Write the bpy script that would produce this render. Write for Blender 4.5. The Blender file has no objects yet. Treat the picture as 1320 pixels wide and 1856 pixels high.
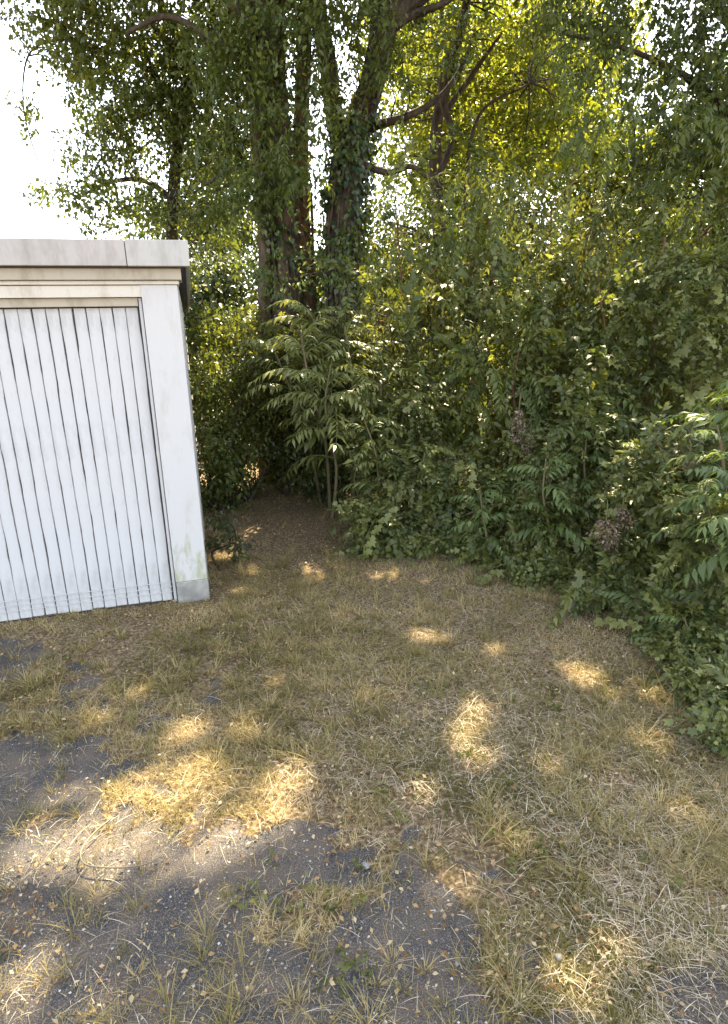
import bpy, math, random
import numpy as np
from math import radians, sin, cos, pi
C = bpy.context.scene
col = C.collection
random.seed(11)
RNG = np.random.default_rng(11)

# ------------------------------------------------------------------ camera
F_PX, PITCH, ROLL, CAM_H = 1100.0, radians(16.0), radians(-1.5), 1.7
fw = np.array([0, cos(PITCH), -sin(PITCH)])
r0 = np.array([1.0, 0, 0]); u0 = np.cross(r0, fw)
RT = r0 * cos(ROLL) + u0 * sin(ROLL)
UP = np.cross(RT, fw)
CAM = np.array([0, 0, CAM_H])
cd = bpy.data.cameras.new('camera')
cd.sensor_fit = 'VERTICAL'; cd.sensor_height = 36.0
cd.lens = F_PX / 1856.0 * 36.0
cd.clip_start = 0.05; cd.clip_end = 2000
cam = bpy.data.objects.new('camera', cd); col.objects.link(cam)
from mathutils import Matrix, Vector
cam.matrix_world = Matrix(((RT[0], UP[0], -fw[0], CAM[0]), (RT[1], UP[1], -fw[1], CAM[1]),
                           (RT[2], UP[2], -fw[2], CAM[2]), (0, 0, 0, 1)))
C.camera = cam

# ------------------------------------------------------------------ light
SUN_EL, SUN_AZ = radians(52), radians(14)       # azimuth measured from +Y towards +X
SD = np.array([sin(SUN_AZ) * cos(SUN_EL), cos(SUN_AZ) * cos(SUN_EL), sin(SUN_EL)])
w = bpy.data.worlds.new('World'); C.world = w; w.use_nodes = True
nt = w.node_tree; nt.nodes.clear()
sky = nt.nodes.new('ShaderNodeTexSky'); sky.sky_type = 'NISHITA'; sky.sun_disc = False
sky.sun_elevation = SUN_EL; sky.sun_rotation = SUN_AZ
sky.air_density = 1.0; sky.dust_density = 1.5; sky.ozone_density = 1.0
bg = nt.nodes.new('ShaderNodeBackground'); bg.inputs['Strength'].default_value = 0.15
wo = nt.nodes.new('ShaderNodeOutputWorld')
hs = nt.nodes.new('ShaderNodeHueSaturation'); hs.inputs['Saturation'].default_value = 0.50   # hazy, pale summer sky
nt.links.new(sky.outputs[0], hs.inputs['Color']); nt.links.new(hs.outputs[0], bg.inputs[0]); nt.links.new(bg.outputs[0], wo.inputs[0])
sl = bpy.data.lights.new('sun', 'SUN'); sl.energy = 5.0; sl.angle = radians(0.6); sl.color = (1.0, 0.85, 0.58)
so = bpy.data.objects.new('sun', sl); col.objects.link(so)
so.rotation_euler = Vector(SD.tolist()).to_track_quat('Z', 'Y').to_euler()
so.location = (3, 10, 20)
C.view_settings.view_transform = 'Standard'; C.view_settings.look = 'None'
C.view_settings.gamma = 1; C.view_settings.use_curve_mapping = False
C.view_settings.exposure = 2.6

# ------------------------------------------------------------------ helpers
def ray(px, py):
    return fw + RT * ((px - 660) / F_PX) + UP * ((928 - py) / F_PX)
def W(px, py, Y):
    d = ray(px, py); return CAM + d * (Y / d[1])
def G(px, py, z=0.0):
    d = ray(px, py); return CAM + d * ((z - CAM_H) / d[2])
def nrm(a):
    return a / np.maximum(np.linalg.norm(a, axis=-1, keepdims=True), 1e-9)
def tag(o, label=None, cat=None, group=None, kind=None):
    if label: o['label'] = label
    if cat: o['category'] = cat
    if group: o['group'] = group
    if kind: o['kind'] = kind
    return o
def empty(name, loc, rz=0.0, **k):
    o = bpy.data.objects.new(name, None); col.objects.link(o)
    o.location = tuple(float(v) for v in loc); o.rotation_euler = (0, 0, rz)
    o.empty_display_size = 0.2
    tag(o, **k); return o
def link(name, me, parent=None, world=False, **k):
    """link a mesh object; world=True: its vertices are in world coordinates"""
    o = bpy.data.objects.new(name, me); col.objects.link(o)
    if parent is not None:
        o.parent = parent
        if world:
            o.location = -parent.location
    tag(o, **k); return o
def np_mesh(name, V, Fc, mat, rnd=None, smooth=False, attr=None):
    """V (n,3), Fc (m,k) with a constant k"""
    me = bpy.data.meshes.new(name)
    V = np.asarray(V, dtype=np.float32); Fc = np.asarray(Fc, dtype=np.int32)
    m, k = Fc.shape
    me.vertices.add(len(V)); me.vertices.foreach_set('co', V.ravel())
    me.loops.add(m * k); me.loops.foreach_set('vertex_index', Fc.ravel())
    me.polygons.add(m); me.polygons.foreach_set('loop_start', np.arange(0, m * k, k, dtype=np.int32))
    me.polygons.foreach_set('loop_total', np.full(m, k, dtype=np.int32))
    if smooth: me.polygons.foreach_set('use_smooth', np.ones(m, dtype=bool))
    me.update(calc_edges=True)
    if rnd is not None:
        a = me.attributes.new('rnd', 'FLOAT', 'FACE'); a.data.foreach_set('value', np.asarray(rnd, dtype=np.float32))
    if attr is not None:
        for nme, vals in attr.items():
            a = me.attributes.new(nme, 'FLOAT', 'POINT'); a.data.foreach_set('value', np.asarray(vals, dtype=np.float32))
    me.materials.append(mat)
    return me
class MB:
    """collects simple solids into one mesh"""
    def __init__(s): s.v = []; s.f = []
    def box(s, x0, x1, y0, y1, z0, z1):
        b = len(s.v)
        s.v += [(x, y, z) for z in (z0, z1) for x, y in ((x0, y0), (x1, y0), (x1, y1), (x0, y1))]
        s.f += [tuple(b + i for i in q) for q in ((0, 3, 2, 1), (4, 5, 6, 7), (0, 1, 5, 4), (1, 2, 6, 5), (2, 3, 7, 6), (3, 0, 4, 7))]
    def mesh(s, name, mat, bevel=0.0):
        me = bpy.data.meshes.new(name); me.from_pydata(s.v, [], s.f); me.materials.append(mat)
        if bevel > 0:
            import bmesh
            bm = bmesh.new(); bm.from_mesh(me)
            bmesh.ops.bevel(bm, geom=list(bm.edges), offset=bevel, segments=1, affect='EDGES')
            bm.to_mesh(me); bm.free()
        me.update(); return me
def smooth_path(P, n):
    """Catmull-Rom through points (k,4: x,y,z,r) -> n samples"""
    P = np.asarray(P, float); k = len(P)
    Q = np.vstack([2 * P[0] - P[1], P, 2 * P[-1] - P[-2]])
    t = np.linspace(0, k - 1 - 1e-6, n); i = t.astype(int); f = (t - i)[:, None]
    a, b, c, d = Q[i], Q[i + 1], Q[i + 2], Q[i + 3]
    return 0.5 * (2 * b + (c - a) * f + (2 * a - 5 * b + 4 * c - d) * f ** 2 + (3 * b - a - 3 * c + d) * f ** 3)
def tube_arrays(P, seg=8, rough=0.0):
    P = np.asarray(P, float); n = len(P); X = P[:, :3]; r = P[:, 3]
    T = nrm(np.gradient(X, axis=0))
    ref = np.array([0.31, 0.95, 0.1]) if abs(T[0][2]) > 0.6 else np.array([0.05, 0.1, 1.0])
    A = nrm(np.cross(T, ref)); B = np.cross(T, A)
    th = np.linspace(0, 2 * pi, seg, endpoint=False)
    rr = r[:, None] * (1 + rough * (RNG.random((n, seg)) - .5) + rough * .9 * np.sin(th * 3 + 1.3)[None, :] * (0.5 + .5 * np.sin(np.arange(n) * .35))[:, None])
    V = X[:, None, :] + rr[..., None] * (np.cos(th)[None, :, None] * A[:, None, :] + np.sin(th)[None, :, None] * B[:, None, :])
    i = np.arange(n - 1)[:, None]; j = np.arange(seg)[None, :]; jn = (j + 1) % seg
    Fc = np.stack([i * seg + j, i * seg + jn, (i + 1) * seg + jn, (i + 1) * seg + j], -1).reshape(-1, 4)
    return V.reshape(-1, 3), Fc
class Tubes:
    def __init__(s): s.V = []; s.F = []; s.n = 0
    def add(s, P, seg=6, n=None, rough=0.0):
        P = np.asarray(P, float)
        if n: P = smooth_path(P, n)
        v, f = tube_arrays(P, seg, rough); s.V.append(v); s.F.append(f + s.n); s.n += len(v); return P
    def mesh(s, name, mat):
        return np_mesh(name, np.vstack(s.V), np.vstack(s.F), mat, smooth=True)
def noise2(x, y, seed=0, oct=4, f0=1.0):
    """value noise, vectorised"""
    out = np.zeros_like(x, dtype=float); amp = 1; tot = 0
    for o in range(oct):
        f = f0 * 2 ** o; X = x * f + 17.3 * o + seed * 7.1; Y = y * f - 9.7 * o + seed * 3.3
        xi = np.floor(X); yi = np.floor(Y); fx = X - xi; fy = Y - yi
        fx = fx * fx * (3 - 2 * fx); fy = fy * fy * (3 - 2 * fy)
        h = lambda a, b: np.modf(np.abs(np.sin(a * 127.1 + b * 311.7 + seed * 74.7) * 43758.5453))[0]
        v = (h(xi, yi) * (1 - fx) + h(xi + 1, yi) * fx) * (1 - fy) + (h(xi, yi + 1) * (1 - fx) + h(xi + 1, yi + 1) * fx) * fy
        out += v * amp; tot += amp; amp *= 0.5
    return out / tot

# ------------------------------------------------------------------ materials
def new_mat(name):
    m = bpy.data.materials.new(name); m.use_nodes = True; n = m.node_tree; n.nodes.clear()
    out = n.nodes.new('ShaderNodeOutputMaterial'); return m, n, out
def ramp(n, stops):
    r = n.nodes.new('ShaderNodeValToRGB'); e = r.color_ramp.elements
    while len(e) < len(stops): e.new(0.5)
    for k, (p, c) in enumerate(stops):
        e[k].position = p; e[k].color = (*c, 1)
    return r
def leaf_mat(name, stops, transl=0.4, tint=(1.25, 1.15, 0.5), rough=0.42, spec=0.5, inst=False):
    m, n, out = new_mat(name)
    if inst:
        src = n.nodes.new('ShaderNodeObjectInfo').outputs['Random']
        a2 = n.nodes.new('ShaderNodeAttribute'); a2.attribute_name = 'rnd'
        mx = n.nodes.new('ShaderNodeMath'); mx.operation = 'MULTIPLY_ADD'; mx.inputs[1].default_value = 0.5
        h = n.nodes.new('ShaderNodeMath'); h.operation = 'MULTIPLY'; h.inputs[1].default_value = 0.5
        n.links.new(a2.outputs['Fac'], h.inputs[0]); n.links.new(src, mx.inputs[0]); n.links.new(h.outputs[0], mx.inputs[2])
        fac = mx.outputs[0]
    else:
        a = n.nodes.new('ShaderNodeAttribute'); a.attribute_name = 'rnd'; fac = a.outputs['Fac']
    r = ramp(n, stops); n.links.new(fac, r.inputs[0])
    p = n.nodes.new('ShaderNodeBsdfPrincipled'); p.inputs['Roughness'].default_value = rough
    p.inputs['Specular IOR Level'].default_value = spec
    n.links.new(r.outputs[0], p.inputs['Base Color'])
    t = n.nodes.new('ShaderNodeBsdfTranslucent')
    mc = n.nodes.new('ShaderNodeMix'); mc.data_type = 'RGBA'; mc.blend_type = 'MULTIPLY'; mc.inputs[0].default_value = 1
    n.links.new(r.outputs[0], mc.inputs[6]); mc.inputs[7].default_value = (*tint, 1); mc.clamp_result = False
    n.links.new(mc.outputs[2], t.inputs[0])
    mix = n.nodes.new('ShaderNodeMixShader'); mix.inputs[0].default_value = transl
    n.links.new(p.outputs[0], mix.inputs[1]); n.links.new(t.outputs[0], mix.inputs[2]); n.links.new(mix.outputs[0], out.inputs[0])
    return m
def bark_mat(name, c1, c2, scale=6.0):
    m, n, out = new_mat(name)
    tc = n.nodes.new('ShaderNodeTexCoord'); mp = n.nodes.new('ShaderNodeMapping'); mp.inputs['Scale'].default_value = (1, 1, 0.30)
    n.links.new(tc.outputs['Object'], mp.inputs[0])
    no = n.nodes.new('ShaderNodeTexNoise'); no.inputs['Scale'].default_value = scale * 3; no.inputs['Detail'].default_value = 8
    n.links.new(mp.outputs[0], no.inputs[0])
    r = ramp(n, [(0.3, c1), (0.65, c2)]); n.links.new(no.outputs[0], r.inputs[0])
    p = n.nodes.new('ShaderNodeBsdfPrincipled'); p.inputs['Roughness'].default_value = 0.95; p.inputs['Specular IOR Level'].default_value = 0.15
    b = n.nodes.new('ShaderNodeBump'); b.inputs['Strength'].default_value = 0.9; b.inputs['Distance'].default_value = 0.04
    n.links.new(no.outputs[0], b.inputs['Height']); n.links.new(b.outputs[0], p.inputs['Normal'])
    n.links.new(r.outputs[0], p.inputs['Base Color']); n.links.new(p.outputs[0], out.inputs[0]); return m
def plain(name, c, rough=0.7, spec=0.3, var=None, vscale=4.0, bump=0.0, bscale=40.0, metal=0.0):
    m, n, out = new_mat(name)
    p = n.nodes.new('ShaderNodeBsdfPrincipled'); p.inputs['Roughness'].default_value = rough
    p.inputs['Specular IOR Level'].default_value = spec; p.inputs['Metallic'].default_value = metal
    tc = n.nodes.new('ShaderNodeTexCoord')
    if var:
        no = n.nodes.new('ShaderNodeTexNoise'); no.inputs['Scale'].default_value = vscale; no.inputs['Detail'].default_value = 7
        n.links.new(tc.outputs['Object'], no.inputs[0])
        r = ramp(n, [(0.38, c), (0.66, var)]); n.links.new(no.outputs[0], r.inputs[0]); n.links.new(r.outputs[0], p.inputs['Base Color'])
    else:
        p.inputs['Base Color'].default_value = (*c, 1)
    if bump:
        nb = n.nodes.new('ShaderNodeTexNoise'); nb.inputs['Scale'].default_value = bscale; nb.inputs['Detail'].default_value = 6
        n.links.new(tc.outputs['Object'], nb.inputs[0])
        b = n.nodes.new('ShaderNodeBump'); b.inputs['Strength'].default_value = bump; b.inputs['Distance'].default_value = 0.01
        n.links.new(nb.outputs[0], b.inputs['Height']); n.links.new(b.outputs[0], p.inputs['Normal'])
    n.links.new(p.outputs[0], out.inputs[0]); return m

def st(a, b, c=None):
    c = c or b
    return [(0.0, a), (0.55, b), (1.0, c)]
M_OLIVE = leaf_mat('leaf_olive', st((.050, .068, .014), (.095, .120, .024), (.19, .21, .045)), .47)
M_TREE = leaf_mat('leaf_tree', st((.045, .070, .016), (.085, .115, .026), (.16, .19, .04)), .45)
M_CANOPY = leaf_mat('leaf_canopy', st((.050, .075, .018), (.09, .12, .026), (.17, .20, .035)), .42)
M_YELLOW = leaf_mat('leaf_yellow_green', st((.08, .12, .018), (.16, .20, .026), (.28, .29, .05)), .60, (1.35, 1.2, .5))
M_BLUE = leaf_mat('leaf_blue_green', st((.045, .065, .018), (.085, .110, .030), (.17, .19, .06)), .45, (1.1, 1.2, .6))
M_MID = leaf_mat('leaf_mid', st((.058, .070, .014), (.12, .13, .028), (.24, .245, .065)), .48)
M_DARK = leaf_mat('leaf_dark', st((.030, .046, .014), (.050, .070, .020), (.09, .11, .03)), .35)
M_FROND = leaf_mat('leaf_frond_sheen', st((.11, .125, .035), (.20, .215, .065), (.33, .34, .15)), .35, (1.2, 1.2, .5), rough=.38, spec=.5, inst=True)  # pale tones put the sunlit sheen into the leaf colour
M_FROND_D = leaf_mat('leaf_frond_deep', st((.060, .09, .026), (.105, .145, .040), (.18, .22, .07)), .38, (1.2, 1.2, .5), rough=.42, spec=.45, inst=True)
M_LOBED = leaf_mat('leaf_lobed', st((.046, .062, .018), (.090, .112, .030), (.18, .20, .055)), .38, (1.2, 1.2, .5), rough=.45, spec=.4, inst=True)
M_IVY = leaf_mat('leaf_ivy', st((.02, .04, .012), (.045, .075, .018), (.10, .11, .03)), .3)
M_BARK = bark_mat('bark_brown', (.034, .024, .016), (.125, .085, .055), 5)
M_BARK2 = bark_mat('bark_dark', (.025, .02, .014), (.085, .065, .045))
M_BARKR = bark_mat('bark_red_brown', (.07, .035, .018), (.18, .095, .05))
M_STEM = plain('green_stem', (.10, .10, .04), .7, var=(.16, .11, .06), vscale=9)
M_DRY = leaf_mat('dry_flower', st((.11, .075, .045), (.22, .16, .11), (.36, .29, .22)), .2, (1, .9, .7), rough=.9, spec=.1)

# ------------------------------------------------------------------ sunlit gaps in the canopy (leaves left out along sun rays to chosen bright spots)
PATCH = [(300, 1462, 235, 85), (180, 1520, 150, 48), (400, 1490, 120, 50), (490, 1420, 130, 22), (110, 1535, 50, 16), (340, 1420, 70, 22),
         (45, 1765, 48, 55), (168, 1805, 22, 40), (858, 1352, 44, 36), (866, 1290, 22, 22), (1150, 1258, 58, 24), (1062, 1224, 36, 20),
         (1180, 1355, 40, 14), (72, 1252, 36, 16), (238, 1252, 26, 9), (310, 1115, 60, 8), (235, 1600, 55, 20), (340, 1320, 30, 14),
         (1130, 1745, 12, 7), (1042, 1795, 12, 12), (775, 1150, 28, 12), (590, 1275, 18, 10), (560, 1130, 26, 6), (900, 1180, 22, 6), (1000, 1400, 14, 12), (650, 1350, 14, 10), (500, 1240, 22, 7), (170, 1300, 30, 8), (760, 1430, 14, 12), (930, 1520, 12, 14), (640, 1110, 30, 6), (1230, 1480, 16, 12), (800, 1600, 9, 12),
         (440, 1325, 16, 10), (590, 985, 50, 10), (460, 1075, 50, 6), (500, 960, 60, 7), (380, 1650, 16, 16), (150, 1170, 40, 6), (690, 1265, 20, 10)]
PW = []
for (cx, cy, rx, ry) in PATCH:
    c = G(cx, cy); a = G(cx + rx, cy); b = G(cx, cy - ry)
    PW.append((c[0], c[1], max(abs(a[0] - c[0]) * .95 - .015, .03), max(abs(b[1] - c[1]) * .95 - .015, .03)))
# openings that let the sun through to parts of the plants (height, radius)
GAP3 = [(620, 585, 6.0, .40), (520, 680, 5.9, .35), (600, 655, 5.7, .40), (680, 660, 5.6, .25), (560, 620, 6.0, .30), (250, 180, 8.4, .5), (180, 330, 8.3, .5), (320, 100, 8.5, .4), (400, 330, 8.5, .4), (1235, 980, 3.2, .10), (1225, 1150, 3.1, .06),
        (1160, 1150, 3.3, .05), (1300, 880, 3.0, .10), (1270, 760, 3.3, .12), (1060, 770, 4.7, .12), (1070, 870, 4.3, .14), (940, 750, 4.8, .10), (1100, 950, 3.8, .10),
        (760, 560, 6.2, .25), (880, 480, 6.2, .3), (830, 640, 5.9, .2), (1000, 520, 6.0, .3), (1050, 600, 5.8, .2), (930, 390, 6.5, .3), (1180, 640, 5.4, .25),
        (1260, 500, 5.8, .3), (730, 700, 5.8, .2), (860, 780, 5.4, .2), (960, 660, 5.6, .2), (780, 870, 5.0, .15), (900, 1010, 4.4, .10), (1130, 830, 4.2, .14),
        (1020, 960, 4.3, .12), (680, 960, 4.7, .12), (1230, 560, 5.6, .2), (1150, 460, 6.0, .3), (660, 760, 5.8, .15), (1310, 1090, 2.9, .08), (430, 600, 7.2, .35),
        (800, 380, 6.6, .3), (1260, 640, 5.2, .2), (1100, 380, 6.2, .3), (1180, 1010, 3.7, .10), (720, 900, 4.9, .12), (400, 650, 6.8, .25), (850, 930, 4.8, .12),
        (1040, 1060, 4.0, .08), (960, 560, 5.9, .18), (700, 480, 6.6, .25), (1310, 740, 3.2, .12), (1220, 880, 3.8, .12), (990, 780, 4.8, .12), (1080, 1120, 3.6, .06)]
G3 = []
for (px, py, Yd, rr_) in GAP3:
    p = W(px, py, Yd); g = p - SD * (p[2] / SD[2]); G3.append((g[0], g[1], rr_ * 1.15, p[2] + .9))
def in_gap(P, pad=0.0):
    """which points stand in the way of the sun for one of the bright spots on the ground"""
    P = np.asarray(P, float)
    g = P - SD[None, :] * (P[:, 2:3] / SD[2])
    hit = np.zeros(len(P), bool)
    wob = 1 + 2.6 * (noise2(g[:, 0] * 10, g[:, 1] * 14, 5, 3) - .5)
    for (cx, cy, rx, ry) in PW:
        hit |= ((g[:, 0] - cx) / (rx + pad)) ** 2 + ((g[:, 1] - cy) / (ry + pad)) ** 2 < wob
    for (cx, cy, r_, z0) in G3:
        hit |= (((g[:, 0] - cx) ** 2 + (g[:, 1] - cy) ** 2) < (r_ + pad * .6) ** 2 * wob) & (P[:, 2] > z0)
    return hit

# ------------------------------------------------------------------ leaves
def leaves(P, axis, nor, L, Wd, fold=0.12, curl=0.15):
    """folded leaves, 4 triangles each; returns V, F"""
    n = len(P); axis = nrm(axis); side = nrm(np.cross(nor, axis)); nor = np.cross(axis, side)
    L = L[:, None]; Wd = Wd[:, None]
    base = P; tip = P + axis * L - nor * L * curl
    m = P + axis * L * .5 + nor * L * .03
    a = P + axis * L * .42 + side * Wd * .5 + nor * Wd * fold
    b = P + axis * L * .42 - side * Wd * .5 + nor * Wd * fold
    V = np.stack([base, a, m, b, tip], 1).reshape(-1, 3)
    i = (np.arange(n) * 5)[:, None]
    F = np.concatenate([i + np.array([[0, 2, 1]]), i + np.array([[1, 2, 4]]), i + np.array([[0, 3, 2]]), i + np.array([[3, 4, 2]])], 1).reshape(-1, 3)
    return V, F
def leaves2(P, axis, nor, L, Wd, fold=0.2):
    """2 triangles each"""
    n = len(P); axis = nrm(axis); side = nrm(np.cross(nor, axis)); nor = np.cross(axis, side)
    L = L[:, None]; Wd = Wd[:, None]
    tip = P + axis * L
    a = P + axis * L * .45 + side * Wd * .5 + nor * Wd * fold
    b = P + axis * L * .45 - side * Wd * .5 + nor * Wd * fold
    V = np.stack([P, a, tip, b], 1).reshape(-1, 3)
    i = (np.arange(n) * 4)[:, None]
    F = np.concatenate([i + np.array([[0, 2, 1]]), i + np.array([[0, 3, 2]])], 1).reshape(-1, 3)
    return V, F
def blob(px, py, Y, rx, ry, rd=None):
    c = W(px, py, Y); d = np.linalg.norm(c - CAM) / np.linalg.norm(ray(px, py)) 
    a, b = rx * d / F_PX, ry * d / F_PX
    return (c, np.array([a, rd if rd else (a + b) * .5, b]))
def clumps(blobs, dens, hollow=0.45, zmin=0.08):
    """clump centres in a set of ellipsoids, biased to their outer shell; dens per m3"""
    out = []
    for c, r in blobs:
        n = max(6, int(dens * 4.19 * r.prod()))
        d = nrm(RNG.normal(size=(n, 3))); q = (hollow + (1.08 - hollow) * RNG.random((n, 1)) ** .6)
        out.append(c + d * q * r)
    P = np.vstack(out); P = P[P[:, 2] > zmin]; return P
def foliage(cl, per, spread, L, asp, droop=0.4, hrnd=0.9, zmin=0.02, carve=True, tri4=False, streak=0.0, airy=0.0):
    """leaves scattered in clumps round the centres cl -> V, F, rnd"""
    n = len(cl); k = per
    base = np.repeat(cl, k, 0)
    cdir = nrm(RNG.normal(size=(n, 3)) * np.array([1, 1, .35]) + np.array([0, 0, -droop]))   # spray direction
    t = RNG.random((n * k, 1))
    off = RNG.normal(size=(n * k, 3)) * spread * np.array([.5, .5, .42])
    off[:, 2] -= streak * RNG.random(n * k) * spread
    P = base + np.repeat(cdir, k, 0) * (t - .3) * spread * 2.0 + off
    crnd = np.repeat(RNG.random(n), k)
    ax = np.repeat(cdir, k, 0) * .8 + RNG.normal(size=(n * k, 3)) * hrnd * .6 + np.array([0, 0, -droop])
    no = RNG.normal(size=(n * k, 3)) * .65 + np.array([0, -.15, 1.0])
    keep = P[:, 2] > zmin
    if carve: keep &= ~in_gap(P + nrm(ax) * L * .45, L * .5)
    if airy:            # openings cut in the crown farther back so sun specks reach the thicket
        g = P - SD[None, :] * (P[:, 2:3] / SD[2]); back = np.clip((g[:, 1] - 3.3) / 1.6, 0, 1)
        keep &= ~((noise2(g[:, 0], g[:, 1], 77, 3, 2.2) > 1 - airy) & (RNG.random(len(P)) < back))
    P, ax, no, crnd = P[keep], ax[keep], no[keep], crnd[keep]
    ln = L * (.6 + .7 * RNG.random(len(P)))
    V, F = (leaves if tri4 else leaves2)(P, ax, no, ln, ln * asp * (.8 + .4 * RNG.random(len(P))))
    rnd = np.clip(.62 * crnd + .38 * RNG.random(len(P)) ** .8, 0, 1)
    return V, F, np.repeat(rnd, 4 if tri4 else 2)
def stems_to(T, root, cl, n, r=0.012, seg=4, bend=.25):
    """thin branches from a root point (or the nearest of several) to some clump centres"""
    idx = RNG.choice(len(cl), min(n, len(cl)), replace=False)
    R = np.atleast_2d(root)
    for i in idx:
        if in_gap(cl[i][None, :] , .05)[0]: continue
        e = cl[i]; q = R[np.argmin(((R[:, :3] - e) ** 2 * np.array([1, 1, .6])).sum(1) + (R[:, 2] > e[2]) * 1.5)]
        s = q[:3]; L = np.linalg.norm(e - s)
        m1 = s + (e - s) * .4 + np.array([0, 0, bend * L * .35]) + RNG.normal(size=3) * L * .06
        m2 = s + (e - s) * .75 + np.array([0, 0, bend * L * .3]) + RNG.normal(size=3) * L * .06
        T.add([(*s, r * 1.3), (*m1, r), (*m2, r * .65), (*e, r * .3)], seg, n=8)

# ------------------------------------------------------------------ ground
NG = 300
gx = np.concatenate([np.linspace(-5, -2.05, 60), np.linspace(-2, 1.6, 240), np.linspace(1.65, 6, 90)]); gy = np.concatenate([np.linspace(.2, 3.2, 240), np.linspace(3.25, 9.2, 150)])
def asphalt_mask(x, y):
    """1 where the old grey surface lies bare, 0 where turf and litter cover it"""
    # edge of the bare area runs from the left of the picture down towards the lower middle
    a = G(-60, 1250); b = G(820, 1870)
    d = np.array([b[0] - a[0], b[1] - a[1]]); L = np.linalg.norm(d); d /= L; nn = np.array([-d[1], d[0]])
    s = (x - a[0]) * nn[0] + (y - a[1]) * nn[1]      # >0 = away from the camera side
    if nn[1] < 0: s = -s
    v = -s * 2.6 + (noise2(x, y, 3, 6, 4.2) - .5) * 4.2 + .80 - 1.7 * np.exp(-(((x - PW[0][0] - .08) / .42) ** 2 + ((y - PW[0][1] + .03) / .23) ** 2))  # straw turf under the main sun spot; its pale colour adds to the light
    v = v + (noise2(x, y, 15, 4, 13.0) - .5) * 1.5
    return np.clip(v * 2.2 + .2, 0, 1)
def ground_z(x, y):
    return (noise2(x, y, 9, 3, 1.1) - .5) * .05 * np.clip((y - .5) / 2, .3, 1) - asphalt_mask(x, y) * .012
def ground_mat():
    m, n, out = new_mat('ground_material')
    tc = n.nodes.new('ShaderNodeTexCoord')
    def N(s, d=6):
        q = n.nodes.new('ShaderNodeTexNoise'); q.inputs['Scale'].default_value = s; q.inputs['Detail'].default_value = d
        n.links.new(tc.outputs['Object'], q.inputs[0]); return q
    n1, n2, n3 = N(7), N(55), N(260, 3)
    dirt = ramp(n, [(.3, (.050, .034, .020)), (.5, (.125, .085, .046)), (.7, (.30, .22, .13))]); n.links.new(n2.outputs[0], dirt.inputs[0])
    asp = ramp(n, [(.3, (.026, .025, .025)), (.5, (.050, .047, .046)), (.70, (.20, .17, .14))]); n.links.new(n3.outputs[0], asp.inputs[0])
    dust = ramp(n, [(.40, (.05, .046, .042)), (.66, (.27, .19, .11))]); n.links.new(n1.outputs[0], dust.inputs[0])
    am = n.nodes.new('ShaderNodeMix'); am.data_type = 'RGBA'; am.inputs[0].default_value = .20
    n.links.new(asp.outputs[0], am.inputs[6]); n.links.new(dust.outputs[0], am.inputs[7])
    at = n.nodes.new('ShaderNodeAttribute'); at.attribute_name = 'bare'
    add = n.nodes.new('ShaderNodeMath'); add.operation = 'MULTIPLY_ADD'; add.inputs[1].default_value = .5
    n.links.new(n2.outputs[0], add.inputs[0]); n.links.new(at.outputs['Fac'], add.inputs[2])
    mr = ramp(n, [(.62, (0, 0, 0)), (.80, (1, 1, 1))]); n.links.new(add.outputs[0], mr.inputs[0])
    mm = n.nodes.new('ShaderNodeMix'); mm.data_type = 'RGBA'
    n.links.new(mr.outputs[0], mm.inputs[0]); n.links.new(dirt.outputs[0], mm.inputs[6]); n.links.new(am.outputs[2], mm.inputs[7])
    p = n.nodes.new('ShaderNodeBsdfPrincipled'); p.inputs['Roughness'].default_value = .95; p.inputs['Specular IOR Level'].default_value = .2
    n.links.new(mm.outputs[2], p.inputs['Base Color'])
    b = n.nodes.new('ShaderNodeBump'); b.inputs['Strength'].default_value = .5; b.inputs['Distance'].default_value = .006
    n.links.new(n2.outputs[0], b.inputs['Height']); 
    b2 = n.nodes.new('ShaderNodeBump'); b2.inputs['Strength'].default_value = .6; b2.inputs['Distance'].default_value = .004
    n.links.new(n3.outputs[0], b2.inputs['Height']); n.links.new(b.outputs[0], b2.inputs['Normal'])
    n.links.new(b2.outputs[0], p.inputs['Normal']); n.links.new(p.outputs[0], out.inputs[0]); return m
M_GROUND = ground_mat()
xs = np.concatenate([[-900, -200, -60, -20, -9], gx, [9, 20, 60, 200, 900]])
ys = np.concatenate([[-900, -200, -40, -10, -2], gy, [11, 14, 20, 40, 90, 300, 1200]])
X, Y = np.meshgrid(xs, ys)
near = (X > -5.01) & (X < 6.01) & (Y > .19) & (Y < 9.21)
edge = np.clip(np.minimum.reduce([(X + 5), (6 - X), (9.2 - Y), (Y - .2)]) / .6, 0, 1)
Z = np.where(near, ground_z(X, Y) * edge, 0.0)
bare = np.where(near, asphalt_mask(X, Y), 0.0)
V = np.stack([X, Y, Z], -1).reshape(-1, 3); nx, ny = len(xs), len(ys)
ii = (np.arange(ny - 1)[:, None] * nx + np.arange(nx - 1)[None, :]).ravel()
Fq = np.stack([ii, ii + 1, ii + nx + 1, ii + nx], -1)
link('ground', np_mesh('ground', V, Fq, M_GROUND, smooth=True, attr={'bare': bare.ravel()}), kind='structure')

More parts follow.
